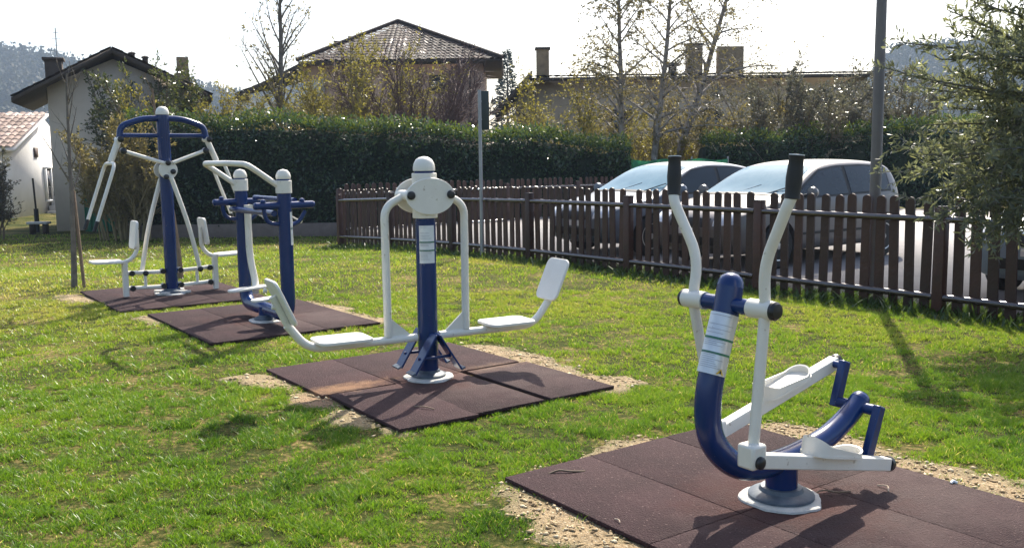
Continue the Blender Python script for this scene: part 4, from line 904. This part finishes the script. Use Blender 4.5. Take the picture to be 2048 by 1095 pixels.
hedge('lower clipped hedge beyond the parked cars, right of the birches', 5.9, 15.5, 28.5, lambda x: np.interp(x, [5, 7, 10, 13, 16], [1.9, 2.0, 2.15, 2.35, 2.35]), -.05, 300)
o = MB().box((-7.6, 26.4, -.36), (6.4, .1, .40)).build('low_wall', surf('wall_pinkish', (.13, .10, .085), (.2, .155, .135), 3, .9, bump=.4), smooth=0, bevel=.01); tag(o, 'low pinkish concrete kerb wall at the foot of the laurel hedge', 'wall')
# green nets
def net(label, x0, x1, Y, z0, z1):
    root = empty('netting_fence', ((x0 + x1) / 2, Y, z0), 0, label, 'fence'); V = []; n = 24
    for i in range(n + 1):
        x = x0 + (x1 - x0) * i / n; w_ = .03 * math.sin(i * 1.1) + .02 * rng.normal()
        V += [(x - (x0 + x1) / 2, w_, 0), (x - (x0 + x1) / 2, w_ * .5, z1 - z0 + .03 * math.sin(i * .8))]
    MB().add(V, [(2 * i, 2 * i + 2, 2 * i + 3, 2 * i + 1) for i in range(n)]).build('netting', leafmat('green_netting', [(0, (.012, .11, .065)), (1, (.03, .2, .12))], .7, .35), root)
    for q in np.linspace(x0, x1, 4): MB().tube([(q - (x0 + x1) / 2, .05, 0), (q - (x0 + x1) / 2, .05, z1 - z0 + .08)], .025, 8).build('post', MT['galv'], root)
net('bright green netting fence behind the parked cars', 3.15, 6.3, 27.4, -.05, 1.47)
net('dark green netting by the grey house corner at the hedge end', -13.1, -12.2, 28.9, -.5, .75)

# ------------------------------------------------------------------ houses
def tile_roof(mb, e0, e1, r0_, r1_, pitch=.24, row=.34, amp=.035, step=.02):
    """roof plane: eave e0->e1, ridge r0_->r1_ ; tiled relief, columns run up the slope"""
    e0, e1, r0_, r1_ = [np.array(p, float) for p in (e0, e1, r0_, r1_)]
    ex = unit(e1 - e0); nrm = unit(np.cross(ex, (r0_ + r1_) / 2 - e0)); nrm = nrm if nrm[2] > 0 else -nrm
    up = np.cross(nrm, ex); up = up if up[2] > 0 else -up; hgt = ((r0_ - e0) @ up); nr = max(2, int(hgt / row)); W_ = np.linalg.norm(e1 - e0)
    xl0, xl1 = 0., (r0_ - e0) @ ex; xr0, xr1 = W_, (r1_ - e0) @ ex
    nc = max(3, int(W_ / pitch)); sub = 6
    for i in range(nr):
        v0, v1 = i / nr, (i + 1) / nr
        u = np.linspace(0, 1, nc * sub + 1)
        Vv = []
        for v, lift in ((v0, step), (v1, 0)):
            l = xl0 + (xl1 - xl0) * v; r = xr0 + (xr1 - xr0) * v; x = l + (r - l) * u
            ph = x / pitch * 2 * np.pi; prof = amp * np.abs(np.cos(ph / 2)) ** .8
            jit = .012 * np.array([math.sin(37.7 * i + 91.3 * math.floor(a / pitch + .5)) for a in x])
            Vv.append(e0 + ex * x[:, None] + up * (hgt * v + (jit * 2)[:, None]) + nrm * (prof + lift + jit)[:, None])
        k = len(u); V = np.concatenate(Vv); j = np.arange(k - 1); Fq = np.stack([j, j + 1, k + j + 1, k + j], 1)
        tt = np.array([math.modf(abs(math.sin(17.3 * i + 53.7 * math.floor((xl0 + (xr0 - xl0) * a) / pitch + .5)) * 4758.5453))[0] for a in (u[:-1] + u[1:]) / 2])
        mb.indexed(V, Fq, tt)
    return mb
def tilemat(name, a, b, c, rough=.45):
    m, nt, out = newmat(name); L = nt.links.new; at_ = N(nt, 'ShaderNodeAttribute', attribute_name='tint'); rp = ramp(nt, at_.outputs['Fac'], [(0, a), (.5, b), (1, c)])
    tc = N(nt, 'ShaderNodeTexCoord'); no = N(nt, 'ShaderNodeTexNoise', Scale=2.5, Detail=8); L(tc.outputs['Object'], no.inputs['Vector']); r2 = ramp(nt, no.outputs['Fac'], [(.35, (.45, .45, .45)), (.65, (1.1, 1.1, 1.1))])
    mx = N(nt, 'ShaderNodeMix', data_type='RGBA', blend_type='MULTIPLY'); mx.inputs['Factor'].default_value = 1; L(rp.outputs['Color'], mx.inputs['A']); L(r2.outputs['Color'], mx.inputs['B'])
    bs = N(nt, 'ShaderNodeBsdfPrincipled', Roughness=rough); L(mx.outputs['Result'], bs.inputs['Base Color']); mr = N(nt, 'ShaderNodeMapRange'); mr.inputs['From Min'].default_value = .93; mr.inputs['From Max'].default_value = .985; mr.inputs['To Min'].default_value = .75; mr.inputs['To Max'].default_value = .16; L(at_.outputs['Fac'], mr.inputs['Value']); L(mr.outputs['Result'], bs.inputs['Roughness']); bs.inputs['Specular IOR Level'].default_value = .35; L(bs.outputs['BSDF'], out.inputs['Surface']); return m
MT['tile'] = tilemat('brown_roof_tile', (.022, .013, .010), (.045, .024, .018), (.085, .045, .033), .3)
MT['tilepink'] = tilemat('pink_roof_tile', (.26, .175, .14), (.36, .255, .21), (.45, .34, .29))
MT['eave'] = surf('dark_eave_wood', (.035, .024, .018), (.07, .048, .035), 4, .8)
MT['plasterA'] = surf('grey_plaster', (.50, .41, .33), (.62, .52, .42), 1.2, .9, bump=.2, bscale=20)
MT['plasterB'] = surf('white_plaster', (.6, .58, .55), (.72, .7, .67), 1.0, .9, bump=.3, bscale=14)
MT['plasterC'] = surf('pinkish_plaster', (.44, .275, .19), (.54, .36, .26), 1., .9, bump=.2, bscale=16)
MT['plasterD'] = surf('tan_plaster', (.45, .355, .26), (.56, .445, .33), .9, .9, bump=.2, bscale=14)
MT['window'] = surf('house_glass', (.02, .022, .025), (.04, .045, .05), 3, .08, spec=.9)
MT['shutter'] = surf('brown_shutter', (.06, .035, .028), (.09, .055, .04), 6, .7)
MT['brick'] = surf('old_brick', (.19, .13, .075), (.34, .24, .13), 3.5, .9, bump=.8, bscale=25)
MT['whitemetal'] = surf('pale_metal_sheet', (.6, .6, .58), (.72, .72, .7), 2, .35)

def bxv(mb, x0, x1, y0, y1, z0, z1): return mb.box(((x0 + x1) / 2, (y0 + y1) / 2, (z0 + z1) / 2), (x1 - x0, y1 - y0, z1 - z0))
def chimney(par, x, y, z0, z1, w_, d_, mat='brick', cap=True):
    c = bxv(MB(), x - w_ / 2, x + w_ / 2, y - d_ / 2, y + d_ / 2, z0, z1).build('chimney', MT[mat], par, smooth=0, bevel=.01)
    if cap: bxv(MB(), x - w_ / 2 - .06, x + w_ / 2 + .06, y - d_ / 2 - .06, y + d_ / 2 + .06, z1 + .001, z1 + .09).build('chimney_cap', MT['eave'], c, smooth=0)
    return c

# house A, grey gable
ra = empty('gable_house', (-12.6, 30.5, -.6), R_(20), 'grey rendered house with a low dark gable roof and a chimney at each side', 'house')
def loc(o, base): return o
bA = np.array([-12.6, 30.5, -.6])
wz = 4.3
out_ = [(-14.55, -.6), (-10.0, -.6), (-10.0, 3.74), (-12.6, 4.86), (-14.55, 4.0)]
MB().prism([(x + 12.6, z + .6) for x, z in out_], (0, 2.1, 0), (1, 0, 0), (0, 0, 1), 4.2).build('wall', MT['plasterA'], ra, smooth=0)
for nm, xe, ze in (('l', -15.5, 3.62), ('r', -9.65, 3.74)):
    e0 = (xe + 12.6, -.55, ze + .6); e1 = (xe + 12.6, 4.5, ze + .6); r_0 = (0, -.55, 5.17 + .6); r_1 = (0, 4.5, 5.17 + .6)
    rf = tile_roof(MB(), e0, e1, r_0, r_1).build('roof', MT['tile'], ra, smooth=50)
    dx = xe + 12.6
    MB().prism([(0, 5.6), (dx, ze + .43), (dx, ze + .58), (0, 5.75)], (0, 1.975, 0), (1, 0, 0), (0, 0, 1), 5.0).build('roof_soffit', MT['eave'], rf, smooth=0)
chimney(ra, -1.8, 1.0, 4.2, 5.46, .5, .5, 'eave')
chimney(ra, 2.12, 1.5, 4.2, 5.72, .38, .4, 'brick', False)
an = MB(); an.tube([(-1.72, 1.35, 4.8), (-1.72, 1.35, 6.55)], .018, 6)
for k in range(4): an.tube([(-1.9 + .03 * k, 1.35, 5.8 + .2 * k), (-1.54 - .03 * k, 1.35, 5.8 + .2 * k)], .008, 5)
an.build('aerial', MT['galv'], ra)
for k, (x, z) in enumerate(((.55, 5.62), (.95, 5.5))): MB().lathe([(.09, -.4), (.09, .1), (.12, .12), (.12, .16), (.02, .2)], (x, 1.0, z), 12).build('vent_pipe', MT['eave'], ra)

# house B, white cottage
bB = np.array([-20.4, 41.5, -1.03]); rb = empty('white_cottage', bB, R_(8), 'small white cottage with pinkish pantile roof and an outside stair, far left', 'house'); rb.scale = (1.2, 1.2, 1.2)
MB().prism([(-3.2, 0), (3.4, 0), (3.4, 2.4), (0, 3.92), (-3.2, 2.74)], (-4, 0, 0), (0, 1, 0), (0, 0, 1), 8).build('wall', MT['plasterB'], rb, smooth=0)
rf = tile_roof(MB(), (.25, -3.5, 2.74), (-9, -3.5, 2.74), (.25, 0, 4.03), (-9, 0, 4.03), pitch=.22, amp=.05).build('roof', MT['tilepink'], rb, smooth=50)
MB().prism([(-3.5, 2.6), (0, 3.92), (0, 4.0), (-3.5, 2.7)], (-4.35, 0, 0), (0, 1, 0), (0, 0, 1), 9.2).build('verge_board', MT['plasterB'], rf, smooth=0)
wn = MB().box((.01, -.9, 2.6), (.06, .34, .34)).build('window', MT['shutter'], rb, smooth=0)
fr = MB()
for q in (-1, 1): fr.box((.05, 0.35 + q * .55, 1.45), (.1, .08, 1.2)); fr.box((.051, .35, 1.45 + q * .6), (.1, 1.2, .07))
fr.box((.052, .35, 1.45), (.1, .05, 1.15)); wf = fr.build('window', MT['whitemetal'], rb, smooth=0); MB().box((.02, .35, 1.45), (.06, 1.1, 1.15)).build('pane', MT['window'], wf, smooth=0)
st = MB()
for k in range(7): st.box((.55, -.9 + .28 * k, .08 + .17 * k * .5 + .0), (.9, .27, .17 * (k + 1)))
st.build('outside_stair', MT['concrete'], rb, smooth=0)
hr = MB().tube([(1.0, -1.2, .95), (1.0, .9, 2.1)], .03, 8)
for q in range(4): hr.tube([(1.0, -1.1 + .6 * q, .1), (1.0, -1.1 + .6 * q, .98 + .33 * q)], .022, 6)
hr.build('handrail', MT['stake'], rb)
p = at(72, 420, 29.5); p[2] = -.55
root = empty('dark_post', p, 0, 'short dark post with thin rod by the white cottage stair', 'post'); MB().tube([(0, 0, 0), (0, 0, .75)], .07, 10).build('post', MT['dark'], root); MB().tube([(0, 0, .75), (-.03, 0, 1.7)], .03, 8).build('rod', MT['dark'], root)
p = at(78, 452, 28.6)
root = empty('stone_bench', (p[0], p[1], -.53), 0, 'low pale stone bench at the lawn edge by the white cottage', 'bench'); MB().box((0, 0, .34), (.62, .3, .07)).build('seat', MT['concrete'], root, smooth=0, bevel=.01)
for q in (-1, 1): MB().box((q * .2, 0, .15), (.09, .22, .3)).build('leg', MT['eave'], root, smooth=0)

# house C, hipped roof
rc = empty('hip_roof_house', (-5.6, 46, -.6), 0, 'big pinkish house with a brown tiled hip roof and a small shuttered window', 'house')
zC = 6.25 + .6
bxv(MB(), -4.4, 4.32, 0, 8, 0, zC - .08).build('wall', MT['plasterC'], rc, smooth=0)
E0, E1 = (-4.4, -.85, zC), (5.25, -.85, zC); ap = np.array([-.15, 4.0, 8.68 + .6])
rf = MB(); tile_roof(rf, E0, E1, ap - (.15, 0, 0), ap + (.15, 0, 0), pitch=.23, row=.34, amp=.035); tile_roof(rf, (5.25, -.85, zC), (5.25, 8.9, zC), ap, ap + (0, .1, 0), pitch=.3, row=.42, amp=.05); tile_roof(rf, (5.25, 8.9, zC), (-4.4, 8.9, zC), ap + (.1, 0, 0), ap - (.1, 0, 0), pitch=.3, row=.42, amp=.05)
rf = rf.build('roof', MT['tile'], rc, smooth=50)
bxv(MB(), -4.35, 5.2, -.8, 8.8, zC - .14, zC - .005).build('roof_soffit', MT['eave'], rf, smooth=0)
hp = MB()
for a_, b_ in (((5.3, -.9, zC + .06), ap + (0, 0, .07)), ((-4.4, -.85, zC + .06), ap + (0, 0, .07))): hp.tube([a_, b_], .1, 8)
hp.build('hip_ridge', MT['tile'], rf)
# long left slope
rf2 = MB(); tile_roof(rf2, (-7.6, 8.5, 4.75 + .6), (-7.6, -.4, 4.75 + .6), (-.1, 8.5, 8.42 + .6), (-.1, 3.9, 8.42 + .6), pitch=.3, row=.42, amp=.05); rf2 = rf2.build('roof', MT['tile'], rc, smooth=50)
MB().prism([(-7.6, 5.12), (-4.3, 6.72), (-4.3, 6.86), (-7.6, 5.27)], (0, 3.7, 0), (1, 0, 0), (0, 0, 1), 8).build('roof_soffit', MT['eave'], rf2, smooth=0)
MB().prism([(-7.1, 0), (-3.9, 0), (-3.9, 6.6), (-7.1, 5.15)], (0, 4.6, 0), (1, 0, 0), (0, 0, 1), 6).build('wing_wall', MT['plasterC'], rc, smooth=0)
MB().prism([(-6.9, 2.55), (-3.3, 3.9), (-3.3, 5.0), (-6.9, 4.3)], (0, -.1, 1.1), (1, 0, 0), (0, 0, 1), .12).build('awning', MT['whitemetal'], rc, smooth=0)
wn = bxv(MB(), 1.75, 2.6, -.07, .05, 5.35, 6.2).build('window', MT['shutter'], rc, smooth=0)
bxv(MB(), 1.85, 2.5, -.085, -.072, 5.45, 6.1).build('pane', MT['window'], wn, smooth=0)
MB().tube([(3.7, -.06, zC - .3), (3.72, -.06, 0)], .05, 8).build('downpipe', MT['eave'], rc)
chimney(rc, -2.9, 2.5, 6.5, 8.05, .45, .45, 'eave'); chimney(rc, -2.25, 2.7, 6.8, 8.3, .4, .4, 'eave'); chimney(rc, -3.9, 2.3, 6.0, 7.5, .4, .4, 'brick')

# house D, long tan building
rd = empty('long_house', (9.5, 43, -.6), 0, 'long low tan building with three brick chimneys along its flat roofline', 'house')
zD = 5.35 + .6
bxv(MB(), -8.4, 6.6, 0, 7, 0, zD - .25).build('wall', MT['plasterD'], rd, smooth=0)
rf = MB(); tile_roof(rf, (-8.6, -1.0, zD - .22), (7.2, -1.0, zD - .22), (-8.6, 3.5, zD + .12), (7.2, 3.5, zD + .12), pitch=.3, row=.5); rf = rf.build('roof', MT['tile'], rd, smooth=50)
MB().prism([(-1.0, zD - .42), (3.5, zD - .1), (3.5, zD + .05), (-1.0, zD - .27)], (-.7, 0, 0), (0, 1, 0), (0, 0, 1), 15.7).build('roof_soffit', MT['eave'], rf, smooth=0)
# sloping end wing on the left
wg = tile_roof(MB(), (-10.1, -1.2, 4.25), (-10.1, 7, 4.25), (-8.5, -1.2, zD), (-8.5, 7, zD), pitch=.3, row=.42).build('roof', MT['tile'], rd, smooth=50)
MB().prism([(-10.15, 4.05), (-8.5, zD - .22), (-8.5, zD - .02), (-10.15, 4.23)], (0, 2.9, 0), (1, 0, 0), (0, 0, 1), 8.2).build('roof_soffit', MT['eave'], wg, smooth=0)
MB().prism([(-9.2, 0), (-8.41, 0), (-8.41, 5.68), (-9.2, 4.86)], (0, 3.3, 0), (1, 0, 0), (0, 0, 1), 6).build('wing_wall', MT['plasterD'], rd, smooth=0)
bxv(MB(), -9.1, -8.6, .2, .29, 3.0, 4.2).build('shutter', MT['shutter'], rd, smooth=0)
for (px, w_, hy) in ((1085, .58, 100), (1388, .70, 92), (1460, 1.15, 94)):
    q = at(px, hy, 44.5); chimney(rd, q[0] - 9.5, 1.5, zD - .2, q[2] + .6, w_, .6, 'brick', px != 1460)
q = at(1345, 131, 44.5); MB().lathe([(.2, zD - .2), (.2, q[2] + .55), (.35, q[2] + .57), (.3, q[2] + .7), (.05, q[2] + .75)], (q[0] - 9.5, 1.5, 0), 12).build('vent_pipe', MT['eave'], rd)
for (x, z, w_, h_) in ((-4.5, 3.0, 1.0, 1.3), (-.5, 3.0, 1.0, 1.3), (3.5, 3.0, 1.0, 1.3)):
    f = bxv(MB(), x - w_ / 2, x + w_ / 2, -.05, .05, z, z + h_).build('window', MT['shutter'], rd, smooth=0); bxv(MB(), x - w_ / 2 + .08, x + w_ / 2 - .08, -.065, -.052, z + .08, z + h_ - .08).build('pane', MT['window'], f, smooth=0)

# ------------------------------------------------------------------ trees and shrubs behind
def basept(px, py, Y, z): p = at(px, py, Y); p[2] = z; return p
def stemsfan(b, n, spread, L, r, lean=(0, 0), jit=.25):
    out = []
    for k in range(n):
        a = 2 * math.pi * (k + rng.random()) / n; s = spread * math.sqrt(rng.random()); out.append((b + np.array([math.cos(a), math.sin(a), 0]) * jit * rng.random(), (math.cos(a) * s + lean[0], math.sin(a) * s + lean[1], 1), L * (.75 + .4 * rng.random()), r))
    return out
G_ = 'birches in front of the long tan building'
b = basept(552, 255, 31, -.5)
plant('birch_tree', 'tall nearly bare tree with upswept branches left of the hip-roofed house', 'tree', b, [(b, (.02, 0, 1), 7.8, .15)], MT['bark'], MT['birchleaf'], n1=26, l1=.36, a1=.62, n2=8, l2=.45, nl=3, leaf=(.10, .03), curl=.08, start=.38, r2=.011, upb=.35, tc=.02)
for px, d, L, r, lab, nl in ((1247, (-.015, 0, 1), 8.2, .13, 'birch with the fullest brown catkins, leftmost of the three by the tan building', 20), (1300, (.085, 0, 1), 8.0, .13, 'middle birch with a pale upright trunk before the tan building', 10), (1322, (.335, 0, 1), 8.6, .15, 'birch leaning to the right with a thick pale trunk', 10)):
    b = basept(px, 300, 31 + rng.random(), -.1)
    plant('birch_tree', lab, 'tree', b, [(b, d, L, r)], MT['birch'], MT['birchleaf'], n1=30, l1=.33, a1=.95, n2=12, l2=.55, nl=nl, leaf=(.09, .024), grav=-.06, curl=.1, start=.25, r2=.011, ldown=.5, upb=.2, tc=.022)
# forsythia and shrubs
b = basept(695, 300, 32, -.4)
plant('shrub', 'wide yellow-green shrub of arching twigs in front of the hip-roofed house', 'shrub', b, stemsfan(b, 27, .5, 5.3, .05, (-.04, 0), 1.3), MT['twigyel'], MT['goldleaf'], n1=13, l1=.32, a1=.5, n2=8, l2=.5, nl=6, leaf=(.09, .022), grav=-.05, curl=.11, start=.3, r2=.009, trunkname='branches')
b = basept(805, 300, 33, -.2)
plant('shrub', 'bare purplish shrub of fine twigs against the pinkish house wall', 'shrub', b, stemsfan(b, 34, .8, 4.9, .06, (.08, 0), .8), MT['twigred'], None, n1=15, l1=.32, a1=.5, n2=8, l2=.5, nl=0, grav=.02, curl=.1, start=.25, r2=.014, trunkname='branches')
b = basept(300, 300, 29.3, -.5)
plant('shrub', 'tall grey-green evergreen shrub in front of the grey gable wall', 'shrub', b, stemsfan(b, 20, .32, 4.3, .05, (0, 0), .7), MT['twig'], MT['bushgreen'], n1=15, l1=.26, a1=.6, n2=7, l2=.5, nl=9, leaf=(.10, .024), curl=.1, start=.2, r2=.008, trunkname='branches')
b = basept(240, 300, 25.7, -.5)
plant('shrub', 'ochre twiggy shrub at the corner of the grey house', 'shrub', b, stemsfan(b, 36, .36, 2.7, .03, (0.0, 0), .8), MT['twigyel'], MT['birchleaf'], n1=14, l1=.28, a1=.5, n2=8, l2=.5, nl=4.2, leaf=(.09, .022), curl=.1, start=.15, r2=.008, trunkname='branches')
b = basept(405, 300, 29.6, -.4)
plant('shrub', 'yellowish leafy shrub below the right chimney of the grey house', 'shrub', b, stemsfan(b, 28, .6, 3.8, .04, (0.1, 0), 1.0), MT['twigyel'], MT['goldleaf'], n1=14, l1=.3, a1=.5, n2=7, l2=.5, nl=5, leaf=(.09, .024), curl=.1, start=.2, r2=.008, trunkname='branches')
b = basept(480, 300, 30.5, -.4)
plant('shrub', 'low brown twiggy shrub between the grey house and the tall bare tree', 'shrub', b, stemsfan(b, 16, .7, 2.9, .03, (0, 0), .9), MT['twig'], MT['birchleaf'], n1=10, l1=.3, a1=.5, n2=7, l2=.5, nl=4, leaf=(.09, .024), curl=.1, start=.2, r2=.008, trunkname='branches')
b = basept(-20, 400, 26.5, -.5)
plant('shrub', 'silvery grey-green bush at the left picture edge', 'shrub', b, stemsfan(b, 14, .22, 2.2, .03, (-.05, 0), .4), MT['twig'], MT['greyleaf'], n1=12, l1=.28, a1=.6, n2=7, l2=.5, nl=9, leaf=(.08, .018), curl=.1, start=.1, r2=.006, trunkname='branches')
for px, Y, L, n_, lab, lm, nl in ((1140, 33, 4.0, 16, 'golden leafy shrub at the left corner of the tan building', 'goldleaf', 5), (1205, 34, 3.4, 16, 'yellow-green shrub behind the leftmost birch', 'goldleaf', 6), (1385, 33, 3.3, 15, 'golden brown shrub right of the leaning birch', 'birchleaf', 7), (1290, 32.5, 2.6, 14, 'low gold shrub at the foot of the birches', 'goldleaf', 7), (1480, 33.5, 3.7, 17, 'brown weeping twiggy shrub below the widest chimney', 'birchleaf', 7)):
    b = basept(px, 300, Y, -.1)
    plant('shrub', lab, 'shrub', b, stemsfan(b, int(n_ * .85), .75, L * 1.02, .035, (0, 0), 1.0), MT['twigyel'], MT[lm], n1=13, l1=.32, a1=.55, n2=8, l2=.5, nl=nl * .9, leaf=(.09, .022), grav=-.03, curl=.1, start=.2, r2=.008, trunkname='branches')
for px, Y, L, lab, nl in ((1590, 30.5, 3.6, 'grey-leaved shrub with glinting leaves left of the lamp post', 11), (1680, 31, 3.7, 'dense grey olive-like shrub directly left of the lamp post', 12), (1775, 31.5, 3.3, 'grey-brown shrub directly right of the lamp post', 9)):
    b = basept(px, 300, Y, -.1)
    plant('shrub', lab, 'shrub', b, stemsfan(b, 18, .6, L * 1.12, .035, (0, 0), .9), MT['twig'], MT['greyleaf'], n1=14, l1=.3, a1=.6, n2=7, l2=.5, nl=nl, leaf=(.09, .02), curl=.1, start=.15, r2=.008, trunkname='branches')
# conifer
b = at(1014, 100, 60); root = empty('conifer_tree', (b[0], 60, -.5), 0, 'blue-green conifer between the hip-roofed house and the tan building', 'tree')
hT = b[2] + .5; MB().tube([(0, 0, 0), (0, 0, hT)], [.16, .02], 8).build('trunk', MT['bark'], root)
P, D = [], []
for k in range(3800):
    f = rng.random() ** .7; z = hT * (1 - f * .9); a = rng.random() * 6.28; r = (f * 1.75 + .05) * math.sqrt(rng.random()) * (1 + .25 * math.sin(z * 9)); P.append((r * math.cos(a), r * math.sin(a), z - .12 * r)); D.append((math.cos(a), math.sin(a), -.15 + .5 * (1 - f)))
P = np.array(P); D = unit(np.array(D) + rvec(len(P)) * .5); lf = MB(); leaf_polys(P, D, .3, .05, rng.random(len(P)), lf, 4); lf.build('crown', MT['conifer'], root, smooth=0)

# hills and far woods -----------------------------------------------------
def hill(x, y):
    l = np.interp(x / y, [-.9, -.56, -.5, -.42, -.34, -.28, -.22], [.16, .118, .108, .092, .076, .058, .0])
    r = np.interp(x / y, [.33, .37, .40, .46, .55, .9], [.0, .055, .098, .102, .112, .14])
    prof = np.clip((y - 330) / 250, 0, 1); return (l + r) * 580 * prof ** 1.1
ang_ = np.linspace(-.95, .95, 120); yy = np.linspace(320, 760, 16); V = []
for y in yy:
    for a in ang_: V.append((a * y, y, hill(a * y, min(y, 590)) * (1 if y < 600 else (770 - y) / 170) - 1.5 + 3 * noise2(a * y, y, 40, 2)))
k = len(ang_); hf = [(j * k + i, j * k + i + 1, (j + 1) * k + i + 1, (j + 1) * k + i) for j in range(len(yy) - 1) for i in range(k - 1)]
tag(MB().add(V, hf).build('hills', surf('hill_soil', (.06, .07, .03), (.1, .1, .05), .05, .9)), kind='structure')
fm = MB(); nT = 5200; cnt = 0; PP, TT, SS = [], [], []
while cnt < nT:
    a = rng.uniform(-.62, -.26) if rng.random() < .42 else rng.uniform(.35, .62); y = rng.uniform(345, 600); x = a * y; h = float(hill(x, y))
    if h < 3: continue
    if a < -.46 and h < 26 and h > 14 and rng.random() < .8: continue
    PP.append((x, y, h)); cnt += 1
PP = np.array(PP); SZ = 3.0 + 3.5 * rng.random(nT); q = 34
C_ = rvec(nT * q).reshape(nT, q, 3) * (rng.random((nT, q, 1)) ** .33); C_[..., 2] = C_[..., 2] * 1.15 + .9; C_ *= SZ[:, None, None] * np.array([.75, .75, 1.0])
Pq = (PP[:, None] + C_).reshape(-1, 3); D = rvec(len(Pq)); leaf_polys(Pq, D, 2.2, .9, np.repeat(rng.random(nT), q) * .7 + .3 * rng.random(nT * q), fm, 4)
tag(fm.build('forest', MT['forest'], smooth=0), 'distant bluish wood covering the hills', 'forest', kind='stuff')

# haze ---------------------------------------------------------------------
HZ = True
if HZ:
    m, nt, out = newmat('haze_air'); v = N(nt, 'ShaderNodeVolumePrincipled'); v.inputs['Color'].default_value = (.62, .78, 1, 1); v.inputs['Density'].default_value = .0005; v.inputs['Anisotropy'].default_value = 0.
    nt.links.new(v.outputs['Volume'], out.inputs['Volume'])
    o = bxv(MB(), -1000, 1000, -70, 900, -3, 125).build('haze', m, smooth=0); tag(o, kind='stuff', label='thin pale haze in the air', cat='haze')

# small litter ---------------------------------------------------------------
def twig(px, py, z, pts, r, mat, label):
    d = at(px, py, 5); D = d - np.array([0, 0, H]); t = (z - H) / D[2]; p = np.array([0, 0, H]) + D * t
    o = MB().tube(crom([p + np.array(q) for q in pts], 4), r, 6).build('fallen_twig', mat); return tag(o, label, 'twig')
zt_ = TH + .01
twig(1130, 945, .025, [(-.08, -.01, 0), (-.03, .005, .012), (.03, 0, .008), (.1, .02, .0)], .005, MT['twig'], 'dark dry twig lying on the gravel at the near mat edge')
twig(1660, 985, zt_, [(-.09, -.02, 0), (-.03, .01, .01), (.03, -.005, .006), (.1, .02, 0)], .004, MT['stake'], 'forked dry twig on the mat right of the cross trainer base')
twig(1770, 975, zt_, [(-.02, .04, 0), (.01, .0, .01), (0, -.04, 0)], .003, MT['plasterD'], 'small pale curled straw below the pedal arm end')
twig(1235, 1040, zt_, [(-.01, .02, 0), (.005, .0, .004), (.008, -.02, 0)], .0025, MT['plasterD'], 'tiny curled straw on the nearest mat tile')
twig(850, 815, zt_, [(-.07, .04, 0), (0, .0, .008), (.06, -.03, 0)], .004, MT['stake'], 'pale dry twig on the leg press mat in front of the post')
twig(1908, 965, .03, [(-.014, 0, 0), (0, .008, .006), (.016, 0, 0)], .007, MT['sticker'], 'small white paper scrap on the gravel at right')
